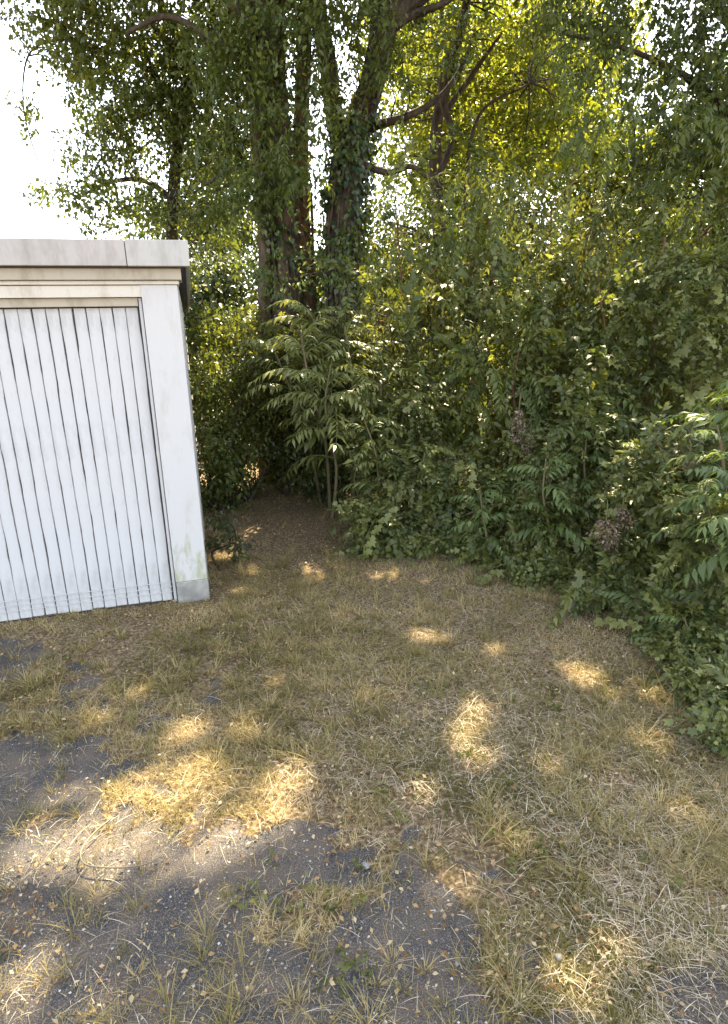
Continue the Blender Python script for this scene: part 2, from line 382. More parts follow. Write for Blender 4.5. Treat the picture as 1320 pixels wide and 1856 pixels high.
# ------------------------------------------------------------------ garage
M_DOOR = None
def painted(name, c, dirt, amount=.62, rough=.6, low=None):
    """white paint with soft stains; low: a height under which damp and moss stain it"""
    m, n, out = new_mat(name)
    tc = n.nodes.new('ShaderNodeTexCoord')
    mp = n.nodes.new('ShaderNodeMapping'); mp.inputs['Scale'].default_value = (1, 1, .35); n.links.new(tc.outputs['Object'], mp.inputs[0])
    a = n.nodes.new('ShaderNodeTexNoise'); a.inputs['Scale'].default_value = 9; a.inputs['Detail'].default_value = 9; a.inputs['Roughness'].default_value = .65
    n.links.new(mp.outputs[0], a.inputs[0])
    r = ramp(n, [(amount - .12, c), (amount + .1, dirt)]); n.links.new(a.outputs[0], r.inputs[0])
    last = r.outputs[0]
    if low:
        sx = n.nodes.new('ShaderNodeSeparateXYZ'); n.links.new(tc.outputs['Object'], sx.inputs[0])
        mr = n.nodes.new('ShaderNodeMapRange'); mr.inputs[1].default_value = low; mr.inputs[2].default_value = 0.1
        mr.inputs[3].default_value = -.18; mr.inputs[4].default_value = .14
        n.links.new(sx.outputs[2], mr.inputs[0])
        ad = n.nodes.new('ShaderNodeMath'); n.links.new(a.outputs[0], ad.inputs[0]); n.links.new(mr.outputs[0], ad.inputs[1])
        fr = ramp(n, [(.50, (0, 0, 0)), (.62, (1, 1, 1))]); n.links.new(ad.outputs[0], fr.inputs[0])
        mm = n.nodes.new('ShaderNodeMix'); mm.data_type = 'RGBA'; n.links.new(fr.outputs[0], mm.inputs[0])
        n.links.new(last, mm.inputs[6]); mm.inputs[7].default_value = (.36, .36, .24, 1); last = mm.outputs[2]
    p = n.nodes.new('ShaderNodeBsdfPrincipled'); p.inputs['Roughness'].default_value = rough; p.inputs['Specular IOR Level'].default_value = .3
    n.links.new(last, p.inputs['Base Color'])
    nb = n.nodes.new('ShaderNodeTexNoise'); nb.inputs['Scale'].default_value = 70; nb.inputs['Detail'].default_value = 5; n.links.new(tc.outputs['Object'], nb.inputs[0])
    b = n.nodes.new('ShaderNodeBump'); b.inputs['Strength'].default_value = .25; b.inputs['Distance'].default_value = .004
    n.links.new(nb.outputs[0], b.inputs['Height']); n.links.new(b.outputs[0], p.inputs['Normal']); n.links.new(p.outputs[0], out.inputs[0]); return m
M_WALL = painted('garage_wall_paint', (.53, .51, .485), (.44, .41, .36), .64, .8, low=.75)
M_LINTEL = painted('lintel_paint', (.60, .55, .46), (.40, .34, .25), .62, .8)
M_TRIM = painted('trim_paint_shade', (.42, .37, .28), (.28, .235, .17), .6, .7)
M_DOORP = painted('door_paint', (.53, .515, .50), (.38, .37, .35), .62, .5)
M_GAP = plain('door_backing', (.13, .12, .105), .9)
M_PLINTH = plain('plinth_concrete', (.22, .21, .19), .95, var=(.42, .39, .34), vscale=7, bump=.6)
M_FASCIA = painted('roof_edge_metal', (.42, .38, .345), (.30, .27, .23), .60, .6)
M_FASCIA2 = painted('roof_edge_metal_pale', (.43, .41, .37), (.32, .29, .25), .62, .6)
M_ROOF = plain('roof_felt', (.10, .10, .10), .9, bump=.5)
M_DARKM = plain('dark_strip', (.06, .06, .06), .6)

corner = G(380, 1088)
gyaw = math.atan2(.333, 1.239)
gar = empty('garage', (corner[0], corner[1], 0), gyaw,
            label='white flat-roofed garage with a peeling board door at the left', cat='garage')
WG, DG, HW = 3.0, 5.6, 2.13      # width to the left, depth behind, wall height
DX0, DX1, DT = -2.72, -.205, 1.965   # door opening
b = MB()                          # walls: front pier right, front pier left, sides, back
b.box(DX1, 0, 0, .16, .16, 2.03); b.box(-WG, DX0, 0, .16, .16, 2.03)
b.box(-.10, 0, .16, DG, .16, 2.10); b.box(-WG, -WG + .10, .16, DG, .16, 2.10); b.box(-WG + .1, -.1, DG - .1, DG, .16, 2.10)
link('wall', b.mesh('wall', M_WALL), gar)
b = MB(); b.box(DX0, DX1, .002, .16, DT, 2.028); link('lintel', b.mesh('lintel', M_LINTEL), gar)
b = MB()
b.box(DX1 + .002, .004, -.004, .16, -.1, .157); b.box(-WG - .004, DX0 - .002, -.004, .16, -.1, .157)
b.box(-.10, .004, .163, DG, -.1, .157); b.box(-WG - .004, -WG + .1, .163, DG, -.1, .157)
link('plinth', b.mesh('plinth', M_PLINTH, .004), gar)
rf = link('roof', (lambda q: (q.box(-WG - .06, .06, -.02, DG + .05, 2.133, 2.235), q.mesh('roof', M_ROOF))[1])(MB()), gar)
b = MB(); b.box(-WG - .075, -.26, -.085, -.021, 2.125, 2.262); link('roof_edge_panel', b.mesh('roof_edge_panel', M_FASCIA, .003), rf)
b = MB(); b.box(-.256, .085, -.087, -.021, 2.124, 2.264); link('roof_edge_panel', b.mesh('roof_edge_panel', M_FASCIA2, .003), rf)
b = MB(); b.box(.061, .085, -.018, DG + .05, 2.124, 2.262); link('roof_edge_panel', b.mesh('roof_edge_panel', M_FASCIA, .003), rf)
b = MB(); b.box(-WG - .03, .03, -.035, .16, 2.055, 2.118); link('frieze_board', b.mesh('frieze_board', M_TRIM, .003), gar)
b = MB(); b.box(-WG - .01, .012, -.012, .16, 2.032, 2.053); link('frieze_strip', b.mesh('frieze_strip', M_LINTEL, .002), gar)
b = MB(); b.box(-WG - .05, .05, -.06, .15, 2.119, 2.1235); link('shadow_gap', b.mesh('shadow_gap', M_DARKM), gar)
# door frame: top rail, recess shade put into its tan colour, and side rail
b = MB(); b.box(DX0, DX1 - .028, .03, .10, 1.915, DT - .002); link('door_frame', b.mesh('door_frame', M_TRIM, .002), gar, label='top rail of the garage door frame, recess shade in its tan colour')
b = MB(); b.box(DX1 - .024, DX1 - .006, .035, .10, 0, DT - .003); link('door_frame', b.mesh('door_frame', M_DOORP, .002), gar)
b = MB(); b.box(DX1 - .0045, DX1 - .0005, .03, .09, 0, DT - .003); link('door_seal', b.mesh('door_seal', M_DARKM), gar)
door = link('door', (lambda q: (q.box(DX0 + .005, DX1 - .03, .086, .10, .0, 1.912), q.mesh('door', M_GAP))[1])(MB()), gar)
NB = 34; bw = (DX1 - .032 - DX0 - .006) / NB
def board(i):
    """one board with worn wavy edges; subdivided along its height"""
    n = 46; z = np.linspace(.012 + random.random() * .01, 1.908, n)
    def wear(s):
        q = noise2(z * 1.0, z * 0 + i * 3.7 + s, 4, 3, 3.5); e = np.clip((q - .50) * 9, 0, 1)
        return .0004 + e * .0036 * (.5 + noise2(z, z * 0 + i + s, 8, 2, 25)) + RNG.random(n) * .0010 + .0016 * noise2(z, z * 0 + i * 1.7 + s, 6, 2, 2)
    xl = wear(0) ; xr = bw - wear(9)
    yf = .062 + RNG.random() * .003
    rows = np.stack([np.stack([xl, np.full(n, .084), z], -1), np.stack([xl, np.full(n, yf + .003), z], -1), np.stack([xl + .004, np.full(n, yf), z], -1),
                     np.stack([xr - .004, np.full(n, yf), z], -1), np.stack([xr, np.full(n, yf + .003), z], -1), np.stack([xr, np.full(n, .084), z], -1)], 1)
    V = rows.reshape(-1, 3); ii = (np.arange(n - 1)[:, None] * 6 + np.arange(5)[None, :]).ravel()
    F = np.stack([ii, ii + 1, ii + 7, ii + 6], -1)
    return np_mesh('board', V, F, M_DOORP)
bmesh_cache = [board(i) for i in range(17)]
for i in range(NB):
    o = link('board', bmesh_cache[(i * 5) % 17], door); o.location = (DX0 + .006 + i * bw, 0, 0)
b = MB(); b.box(DX0 + .005, DX1 - .03, .054, .0585, .11, .114); b.box(DX0 + .005, DX1 - .03, .054, .0585, .075, .079)
b.box(DX0 + .005, DX1 - .03, .054, .0585, .145, .149)
link('door_rail', b.mesh('door_rail', M_DOORP), door)

# ------------------------------------------------------------------ big multi-stem tree
def trunk_obj(name, pts, Yd, parent, mat, seg=14, n=40, rough=.18):
    """pts: (px,py,radius m[,depth])"""
    T = Tubes(); P = [(*W(p[0], p[1], p[3] if len(p) > 3 else Yd), p[2]) for p in pts]
    S = T.add(P, seg, n=n, rough=rough); link(name, T.mesh(name, mat), parent, world=True); return S
YT = 7.6
base = G(560, 915)
base = W(560, 905, YT); base[2] = 0
big = empty('old_tree', base, label='old tree with several thick brown stems rising behind the sapling', cat='tree')
s1 = trunk_obj('trunk', [(532, 925, .30), (524, 800, .24), (518, 560, .20), (512, 420, .185), (500, 260, .18), (486, 80, .17), (490, -150, .15, 7.9), (560, -450, .16, 8.6), (600, -900, .08, 9.4)], YT, big, M_BARK, 18, 60, .22)
s2 = trunk_obj('stem', [(620, 925, .25), (624, 780, .22), (622, 560, .20), (624, 400, .19), (636, 290, .19), (655, 210, .16), (690, 110, .12), (712, 10, .11), (760, -160, .11), (850, -480, .08, 8.5), (950, -900, .04, 9.5)], YT, big, M_BARK2, 14, 60)
s3 = trunk_obj('stem', [(485, 925, .11), (482, 700, .085), (479, 430, .075), (470, 300, .07), (455, 120, .06), (440, -60, .05), (400, -400, .03)], YT - .15, big, M_BARK, 10, 40)
s4 = trunk_obj('stem', [(628, 290, .12), (608, 210, .11), (592, 100, .10), (575, 0, .095), (560, -200, .07), (520, -600, .03, 8.4)], YT + .1, big, M_BARK2, 10, 40)
s5 = trunk_obj('stem', [(640, 260, .10), (668, 150, .095), (684, 60, .09), (684, -40, .08), (700, -300, .05)], YT + .25, big, M_BARK2, 10, 30)
s6 = trunk_obj('stem', [(565, 925, .13), (568, 700, .10), (556, 520, .10), (548, 380, .095), (545, 250, .09), (552, 100, .08), (556, -60, .06)], YT + .3, big, M_BARKR, 10, 40)
limbs = [
    [(640, 260, .065), (680, 228, .05), (735, 212, .042), (795, 178, .03), (838, 120, .022), (860, 60, .014)],
    [(640, 290, .05), (700, 312, .038), (748, 302, .03), (790, 334, .02), (840, 350, .012)],
    [(700, 60, .055), (745, 28, .045), (800, 8, .035), (860, -30, .025), (950, -60, .02)],
    [(500, 180, .07), (440, 110, .05), (370, 60, .04), (300, 30, .03), (230, 60, .02)],
    [(500, 60, .08), (430, -20, .06), (330, -90, .045), (200, -140, .03), (80, -150, .02)],
    [(505, 330, .04), (450, 300, .03), (400, 318, .022), (350, 350, .012)],
]
L_all = []
for li in limbs: L_all.append(trunk_obj('limb', li, YT, big, M_BARK2, 8, 24, .12))
# high spreading limbs that carry the shading crown
hubs = []
for (x, y, z) in ((2.0, 8.5, 7.2), (4.0, 10.5, 8.2), (0.3, 10.8, 8.8), (-2.5, 9.0, 7.8), (1.5, 6.8, 7.0), (5.0, 8.0, 7.0), (2.2, 12.2, 9.0), (-1.5, 6.5, 7.2), (-3.6, 7.2, 6.6)):
    st0 = s1[int(len(s1) * .62)] if x < 1 else s2[int(len(s2) * .68)]
    T = Tubes(); e = np.array([x, y, z]); m = st0[:3] * .5 + e * .5 + np.array([0, 0, .5])
    q = T.add([(*st0[:3], .10), (*m, .07), (*e, .03)], 8, n=14, rough=.1); link('limb', T.mesh('limb', M_BARK2), big, world=True); hubs.append(q[::3])
hub = np.vstack(hubs)[:, :3]
high = [(np.array([2.0, 9.6, 8.6]), np.array([4.2, 3.8, 1.9])), (np.array([-1.5, 8.3, 8.0]), np.array([3.4, 3.0, 1.7])),
        (np.array([4.2, 8.2, 7.4]), np.array([2.6, 2.6, 1.3])), (np.array([1.0, 6.6, 7.3]), np.array([2.8, 1.5, 1.0])),
        (np.array([-.5, 8.2, 6.9]), np.array([2.8, 1.6, .9])), (np.array([3.0, 6.3, 6.7]), np.array([2.0, 1.0, .8])),
        (np.array([-.4, 5.9, 7.0]), np.array([2.4, 1.2, .8]))]
cl = clumps(high, 30, .15)
Vh, Fh, Rh = foliage(cl, 26, .22, .13, .55, .3, airy=.62)
T = Tubes(); stems_to(T, hub, cl, 260, .014); link('twigs', T.mesh('twigs', M_BARK2), big, world=True, kind='stuff')
lowb = [blob(560, 40, YT, 60, 70, .5), blob(420, 110, YT - .3, 90, 90, .6), blob(545, 330, YT - .7, 80, 60, .3), blob(600, 150, YT - .5, 60, 60, .4), 
        blob(640, 440, YT - .5, 60, 50, .3), blob(760, 90, YT + .6, 80, 60, .5), blob(430, 240, YT, 70, 60, .5), blob(530, -70, YT, 200, 70, .8), blob(700, 300, YT - .4, 80, 40, .4),
        blob(550, 430, YT - .6, 70, 40, .3), blob(660, 20, YT - .5, 60, 50, .3)]
lowb += [blob(480, 40, YT - .6, 60, 60, .3), blob(500, 200, YT - .7, 60, 60, .25), blob(470, 360, YT - .6, 60, 40, .25), blob(570, 250, YT - .7, 40, 70, .2), blob(590, 470, YT - .8, 110, 45, .3), blob(640, 370, YT - .6, 60, 50, .25)]
lowb += [blob(700, 150, YT - .4, 70, 60, .25), blob(520, 130, YT - .7, 70, 70, .2), blob(640, 230, YT - .6, 60, 50, .2), blob(450, 320, YT - .4, 70, 60, .3), blob(780, 300, YT - .3, 70, 50, .3), blob(830, 100, YT - .2, 60, 60, .3), blob(600, 30, YT - .7, 100, 50, .25), blob(500, 500, YT - .6, 60, 40, .2)]
lowb += [blob(590, 150, YT + .5, 60, 80, .25), blob(590, 420, YT + .4, 50, 60, .25), blob(690, 380, YT + .2, 70, 60, .3), blob(740, 20, YT + .3, 80, 50, .3), blob(450, 420, YT + .2, 60, 50, .3)]
cl2 = clumps(lowb, 190, .1)
V2, F2, R2 = foliage(cl2, 20, .11, .062, .5, .5)
link('crown', np_mesh('crown', np.vstack([Vh, V2]), np.vstack([Fh, F2 + len(Vh)]), M_CANOPY, np.concatenate([Rh, R2])), big, world=True)
T = Tubes(); stems_to(T, np.vstack([s1[10:40], s2[15:45]] + L_all)[:, :3], cl2, 160, .008); link('twigs', T.mesh('twigs', M_BARK2), big, world=True, kind='stuff')

# ivy climbing on the stems
iv = empty('climbing_ivy', base + np.array([-.05, -.35, 0]), label='ivy climbing up the thick brown stems of the old tree', cat='ivy')
Ps, As, Ns = [], [], []
for S, a, bb, n in ((s1, 2, 40, 2600), (s2, 2, 30, 3600), (s6, 2, 34, 900), (s3, 4, 30, 300)):
    k = RNG.integers(a, bb, n); th = RNG.random(n) * 2 * pi
    mk = noise2(th * 1.3, k * .33, 21, 3, 1.0) > (.50 if S is not s2 else .36)
    k, th = k[mk], th[mk]; c = S[k]; nx_ = np.stack([np.cos(th), np.sin(th), 0 * th], -1)
    Ps.append(c[:, :3] + nx_ * (c[:, 3:4] + .02 + .06 * RNG.random((len(k), 1))) + RNG.normal(size=(len(k), 3)) * .05); As.append(nx_ * .4 + np.array([0, 0, -1]) + RNG.normal(size=nx_.shape) * .4); Ns.append(nx_ + np.array([0, 0, .5]) + RNG.normal(size=nx_.shape) * .3)
Ps, As, Ns = map(np.vstack, (Ps, As, Ns)); ln = .05 + .04 * RNG.random(len(Ps))
Vi, Fi = leaves(Ps, As, Ns, ln, ln * .85); link('foliage', np_mesh('foliage', Vi, Fi, M_IVY, np.repeat(RNG.random(len(Ps)), 4)), iv, world=True)
T = Tubes()
for S, n in ((s1, 6), (s2, 5), (s6, 2)):
    for q in range(n):
        th = -pi / 2 + RNG.normal() * .9; i0 = RNG.integers(1, 8); pts = []
        for k in range(i0, min(len(S) - 18, i0 + 28), 3):
            th += RNG.normal() * .12; pts.append((S[k][0] + cos(th) * (S[k][3] + .02), S[k][1] + sin(th) * (S[k][3] + .02), S[k][2], .012 + .008 * RNG.random()))
        T.add(pts, 5, n=30)
link('vine', T.mesh('vine', M_BARK), iv, world=True)

# ------------------------------------------------------------------ generic tree / shrub
def plant(name, label, cat, basept, stems, blobs, mat, L, dens, per, spread, asp=.5, droop=.4, barkm=None, tw=60, twr=.008,
          group=None, stemname='stem', fol='foliage', hollow=.3, tri4=False, streak=0., hrnd=.9, carve=True, seg=8):
    root = empty(name, basept, label=label, cat=cat, group=group)
    pts = []
    for s in stems:
        T = Tubes(); S = T.add(s, seg, n=26, rough=.12); link(stemname, T.mesh(stemname, barkm or M_BARK2), root, world=True); pts.append(S[:, :3])
    c = clumps(blobs, dens, hollow)
    v, f, r = foliage(c, per, spread, L, asp, droop, tri4=tri4, streak=streak, hrnd=hrnd, carve=carve)
    link(fol, np_mesh(fol, v, f, mat, r), root, world=True)
    if tw:
        T = Tubes(); stems_to(T, np.vstack(pts), c, tw, twr); link('twigs', T.mesh('twigs', barkm or M_BARK2), root, world=True, kind='stuff')
    return root
def path_px(pts, Yd):
    return [(*W(p[0], p[1], p[3] if len(p) > 3 else Yd), p[2]) for p in pts]
def gb(px, Yd):                       # base on the ground under pixel column px at depth Yd
    p = W(px, 900, Yd); return np.array([p[0], Yd, 0.0])
def stem_from(bp, targets, r=.03, k=None):
    out = []
    for t in targets:
        m = bp * .55 + t * .45 + np.array([RNG.normal() * .12, RNG.normal() * .12, .25]); m[2] = bp[2] + (t[2] - bp[2]) * .5
        out.append([(*(bp + RNG.normal(size=3) * np.array([.06, .06, 0])), r), (*m, r * .75), (*t, r * .35)])
    return out

# tree behind the garage
bp = gb(330, 8.8)
plant('leaning_tree', 'dark green tree behind the garage roof with open sky to its left', 'tree', bp,
      [path_px([(300, 760, .10), (310, 500, .09), (318, 300, .075), (345, 120, .065), (300, 30, .055), (260, -100, .045), (200, -300, .03)], 8.8),
       path_px([(330, 380, .05), (270, 330, .035), (200, 330, .025), (140, 360, .012)], 8.7),
       path_px([(330, 200, .06), (260, 120, .04), (180, 90, .03), (110, 60, .015)], 8.6),
       path_px([(130, 70, .014), (75, 80, .012), (48, 110, .011), (42, 180, .009), (55, 250, .008), (85, 335, .006)], 8.4),
       path_px([(345, 120, .05), (290, 60, .035), (255, 25, .02)], 8.5)],
      [blob(130, 40, 8.5, 90, 80, .8), blob(190, 130, 8.4, 90, 90, .7), blob(300, 90, 8.6, 120, 110, .9), blob(250, 210, 8.5, 110, 70, .7), blob(370, 230, 8.6, 100, 100, .8),
       blob(190, 290, 8.4, 80, 60, .5), blob(160, 370, 8.3, 65, 45, .4), blob(270, 385, 8.4, 90, 40, .5), blob(395, 380, 8.6, 70, 55, .5), blob(420, 60, 8.8, 90, 100, .7), blob(260, -130, 8.6, 260, 120, 1.4),
       blob(330, 470, 8.6, 70, 40, .5), blob(52, 190, 8.4, 22, 40, .15), blob(90, 345, 8.4, 35, 18, .15), blob(40, 30, 8.4, 40, 30, .3)],
      M_OLIVE, .066, 118, 28, .13, .55, .5, tw=160, twr=.008, stemname='limb', fol='crown', hollow=.1)

# pale backlit tree farther behind, centre right
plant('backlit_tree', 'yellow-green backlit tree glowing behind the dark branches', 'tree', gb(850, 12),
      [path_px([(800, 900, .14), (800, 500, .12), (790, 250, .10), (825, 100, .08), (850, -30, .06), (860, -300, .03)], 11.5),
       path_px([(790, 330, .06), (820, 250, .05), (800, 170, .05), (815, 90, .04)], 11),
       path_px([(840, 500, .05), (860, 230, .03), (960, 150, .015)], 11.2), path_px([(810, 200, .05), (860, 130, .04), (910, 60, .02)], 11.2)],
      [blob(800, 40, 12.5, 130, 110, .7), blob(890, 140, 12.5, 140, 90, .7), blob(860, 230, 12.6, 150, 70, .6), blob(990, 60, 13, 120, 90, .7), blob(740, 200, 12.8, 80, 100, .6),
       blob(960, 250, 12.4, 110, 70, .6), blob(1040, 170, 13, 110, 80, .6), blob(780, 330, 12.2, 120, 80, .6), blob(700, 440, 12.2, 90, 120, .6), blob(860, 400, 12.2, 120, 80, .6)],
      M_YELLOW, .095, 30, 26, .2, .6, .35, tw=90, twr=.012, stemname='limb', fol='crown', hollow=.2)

# dark tree, upper right, nearer
over = plant('overhanging_tree', 'dark blue-green tree overhanging the thicket at the upper right', 'tree', gb(1420, 6.4),
      [path_px([(1430, 900, .12), (1400, 500, .11), (1370, 250, .10), (1340, 60, .08), (1330, -200, .05)], 6.4),
       path_px([(1370, 260, .05), (1260, 150, .035), (1140, 90, .02), (1020, 60, .012)], 6.3), path_px([(1390, 380, .05), (1280, 320, .03), (1150, 300, .015)], 6.3),
       path_px([(1340, 60, .05), (1230, -60, .03), (1050, -100, .02)], 6.3)],
      [blob(1060, 40, 6.4, 110, 65, .5), blob(1190, 50, 6.3, 110, 70, .6), blob(1300, 60, 6.2, 90, 80, .6), blob(1110, 130, 6.2, 90, 50, .4), blob(1250, 190, 6.2, 100, 80, .5),
       blob(1120, 260, 6.1, 120, 55, .5), blob(1280, 300, 6.1, 90, 60, .5), blob(1200, -120, 6.3, 260, 100, 1.0), blob(1370, 200, 6.1, 100, 200, .6), blob(1150, 200, 6.5, 90, 60, .4), blob(1180, 130, 6.6, 100, 60, .4), blob(1290, 380, 6.2, 80, 50, .4)],
      M_BLUE, .060, 140, 24, .10, .5, .6, tw=120, twr=.006, stemname='limb', fol='crown', hollow=.1)

# tall thicket shrubs, middle right
TH = [
 ('tall_shrub', 'tall olive shrub beside the thick stems, above the blue-green bush', 735, 6.6,
  [(720, 400, 6.9, 75, 80), (700, 560, 6.6, 75, 100), (780, 500, 6.7, 80, 90), (760, 660, 6.3, 95, 80), (720, 780, 5.9, 90, 80), (800, 850, 5.7, 90, 90)], M_MID),
 ('tall_shrub', 'tall fine-leaved shrub in the middle of the thicket', 890, 6.3,
  [(880, 350, 6.8, 90, 60), (860, 450, 6.5, 95, 80), (950, 540, 6.3, 95, 100), (870, 620, 6.1, 90, 80), (900, 760, 5.6, 100, 100), (860, 900, 5.4, 90, 70)], M_OLIVE),
 ('tall_shrub', 'tall shrub with hanging grey-green sprays above the dried flower head', 1050, 6.0,
  [(1000, 370, 6.6, 100, 60), (1060, 450, 6.4, 100, 80), (1040, 570, 6.0, 100, 100), (1010, 700, 5.6, 90, 80), (1080, 800, 5.2, 110, 90), (980, 900, 5.0, 100, 80)], M_MID),
 ('tall_shrub', 'tall shrub around red-brown stems near the right side', 1190, 5.8,
  [(1180, 380, 6.2, 110, 60), (1260, 440, 6.0, 110, 80), (1150, 530, 5.9, 80, 70), (1290, 560, 5.6, 90, 90), (1270, 680, 5.3, 70, 70), (1120, 690, 5.6, 50, 60), (1390, 480, 5.8, 100, 200)], M_OLIVE)]
tall = []
for nm, lb, px, Yd, bl, mt in TH:
    bp = gb(px, Yd); bb = [blob(*q, .45) for q in bl]
    tall.append((bb, plant(nm, lb, 'shrub', bp, stem_from(bp, [q[0] for q in bb], .028), bb, mt, .055, 210, 28, .11, .42, .9, tw=110, twr=.005,
          group='tall shrubs of the thicket', hollow=.15, streak=1.2, barkm=M_BARKR)))
# slim bare trunks seen inside the thicket
for k, (pts, lb) in enumerate([
    ([(1160, 1000, .028), (1172, 860, .026), (1168, 760, .024), (1186, 620, .02), (1190, 520, .016), (1206, 430, .008)], 'slim red-brown sapling trunk in the gap behind the right-hand fronds'),
    ([(1105, 980, .014), (1096, 760, .012), (1106, 660, .011), (1085, 520, .006)], 'thin upright stem left of the red-brown sapling'),
    ([(945, 1010, .02), (934, 900, .018), (943, 800, .016), (930, 700, .012), (950, 600, .006)], 'thin brown stem under the dried flower head in mid-thicket')]):
    S = path_px(pts, 5.35); r = empty('sapling', (S[0][0], S[0][1], 0), label=lb, cat='sapling')
    S[0] = (S[0][0], S[0][1], -.02, S[0][3])
    T = Tubes(); S2 = T.add(S, 8, n=24, rough=.15); link('stem', T.mesh('stem', M_BARKR), r, world=True)
    c = np.vstack([S2[4:, :3] + RNG.normal(size=(20, 3)) * .16 for _ in range(4)])
    v, f, rr = foliage(c, 16, .08, .055, .5, .7); link('foliage', np_mesh('foliage', v, f, M_OLIVE, rr), r, world=True)

# background bushes closing the view
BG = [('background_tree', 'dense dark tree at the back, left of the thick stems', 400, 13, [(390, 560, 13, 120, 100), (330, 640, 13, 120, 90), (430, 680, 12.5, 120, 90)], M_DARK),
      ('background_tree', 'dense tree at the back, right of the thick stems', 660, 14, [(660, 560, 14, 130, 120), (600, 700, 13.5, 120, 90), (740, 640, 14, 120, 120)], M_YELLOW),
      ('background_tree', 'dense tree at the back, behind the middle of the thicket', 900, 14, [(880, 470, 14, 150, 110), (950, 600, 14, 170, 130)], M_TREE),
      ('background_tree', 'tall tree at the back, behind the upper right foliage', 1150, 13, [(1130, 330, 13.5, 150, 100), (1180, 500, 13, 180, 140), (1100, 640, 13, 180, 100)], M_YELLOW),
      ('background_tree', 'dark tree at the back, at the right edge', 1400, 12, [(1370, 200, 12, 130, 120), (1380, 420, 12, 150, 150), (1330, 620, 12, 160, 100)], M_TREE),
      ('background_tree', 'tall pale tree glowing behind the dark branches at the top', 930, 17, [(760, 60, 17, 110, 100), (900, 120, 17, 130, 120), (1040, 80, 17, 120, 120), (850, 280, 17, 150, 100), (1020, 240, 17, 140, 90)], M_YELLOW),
      ('background_tree', 'grey-green tree far back between the garage roof and the thick stems', 420, 15, [(400, 300, 15, 80, 60), (330, 400, 15, 100, 50), (430, 430, 15, 60, 60)], M_BLUE),
      ('hedge', 'low dense hedge mass far behind the middle of the thicket', 850, 10.5, [(750, 760, 10.5, 150, 120), (940, 740, 10.5, 160, 120), (720, 560, 10.8, 110, 110), (860, 570, 10.8, 120, 110)], M_OLIVE),
      ('hedge', 'low dense hedge mass far behind the right of the thicket', 1200, 10, [(1120, 720, 10, 150, 120), (1300, 700, 10, 160, 140), (1050, 520, 10.3, 130, 110), (1250, 480, 10.3, 150, 110)], M_OLIVE)]
for nm, lb, px, Yd, bl, mt in BG:
    bp = gb(px, Yd); bb = [blob(*q, 1.0) for q in bl]
    plant(nm, lb, 'tree', bp, stem_from(bp, [bb[0][0]], .12), bb, mt, .12, 34, 34, .3, .6, .4, tw=30, twr=.015,
          group='trees closing the view at the back', stemname='trunk', fol='crown', hollow=.1)
# dark undergrowth behind the clearing
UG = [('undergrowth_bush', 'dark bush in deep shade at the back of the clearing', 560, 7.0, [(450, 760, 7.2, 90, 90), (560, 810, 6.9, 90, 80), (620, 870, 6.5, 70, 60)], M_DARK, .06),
      ('undergrowth_bush', 'yellow-green bush showing just right of the garage wall', 400, 7.2, [(390, 600, 7.6, 60, 60), (430, 590, 8.0, 70, 50), (370, 700, 6.6, 40, 90), (400, 830, 6.2, 40, 70)], M_OLIVE, .07),
      ('undergrowth_bush', 'bright green-leaved bush in front of the thick stems', 520, 7.9, [(480, 590, 7.3, 70, 30), (560, 610, 7.2, 80, 30), (640, 620, 7.0, 60, 50)], M_MID, .06),
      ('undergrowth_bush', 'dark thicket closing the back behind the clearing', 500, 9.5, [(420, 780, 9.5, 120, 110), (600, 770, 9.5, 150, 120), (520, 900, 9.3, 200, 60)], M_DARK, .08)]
for nm, lb, px, Yd, bl, mt, L in UG + [('undergrowth_bush', 'shaded green bush between the garage wall and the feathery sapling', 460, 6.5, [(405, 760, 6.6, 50, 120), (450, 690, 6.8, 60, 50), (400, 880, 6.2, 40, 50), (500, 740, 6.9, 70, 60)], M_OLIVE, .06),
   ('undergrowth_bush', 'dark bush hiding the feet of the thick stems', 580, 6.7, [(520, 700, 6.9, 90, 70), (640, 720, 6.8, 80, 90), (590, 830, 6.6, 110, 60), (680, 860, 6.3, 60, 60)], M_TREE, .055),
   ('undergrowth_bush', 'leafy bush just behind the feathery leaves, covering the feet of the stems', 520, 6.8, [(490, 625, 6.9, 70, 50), (575, 650, 6.8, 80, 60), (470, 700, 6.8, 50, 70), (540, 740, 6.8, 80, 70), (640, 640, 6.8, 60, 60)], M_MID, .06),
   ('undergrowth_bush', 'low dark bush against the side wall of the garage', 390, 6.2, [(385, 880, 6.2, 30, 60), (400, 800, 6.4, 30, 60), (420, 905, 6.6, 50, 40), (440, 850, 6.5, 55, 60), (460, 890, 6.8, 55, 45)], M_TREE, .05)]:
    bp = gb(px, Yd); bb = [blob(*q, .5) for q in bl]
    plant(nm, lb, 'bush', bp, stem_from(bp, [q[0] for q in bb], .02), bb, mt, L, 130, 26, .13, .5, .5, tw=60, twr=.006, hollow=.1)
# little shrub at the garage corner
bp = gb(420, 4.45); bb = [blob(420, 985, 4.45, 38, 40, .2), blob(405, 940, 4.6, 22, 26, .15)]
plant('corner_shrub', 'small dark shrub at the foot of the garage corner', 'shrub', bp, stem_from(bp, [q[0] for q in bb], .012), bb, M_DARK, .05, 420, 18, .06, .5, .4, tw=20, twr=.004)

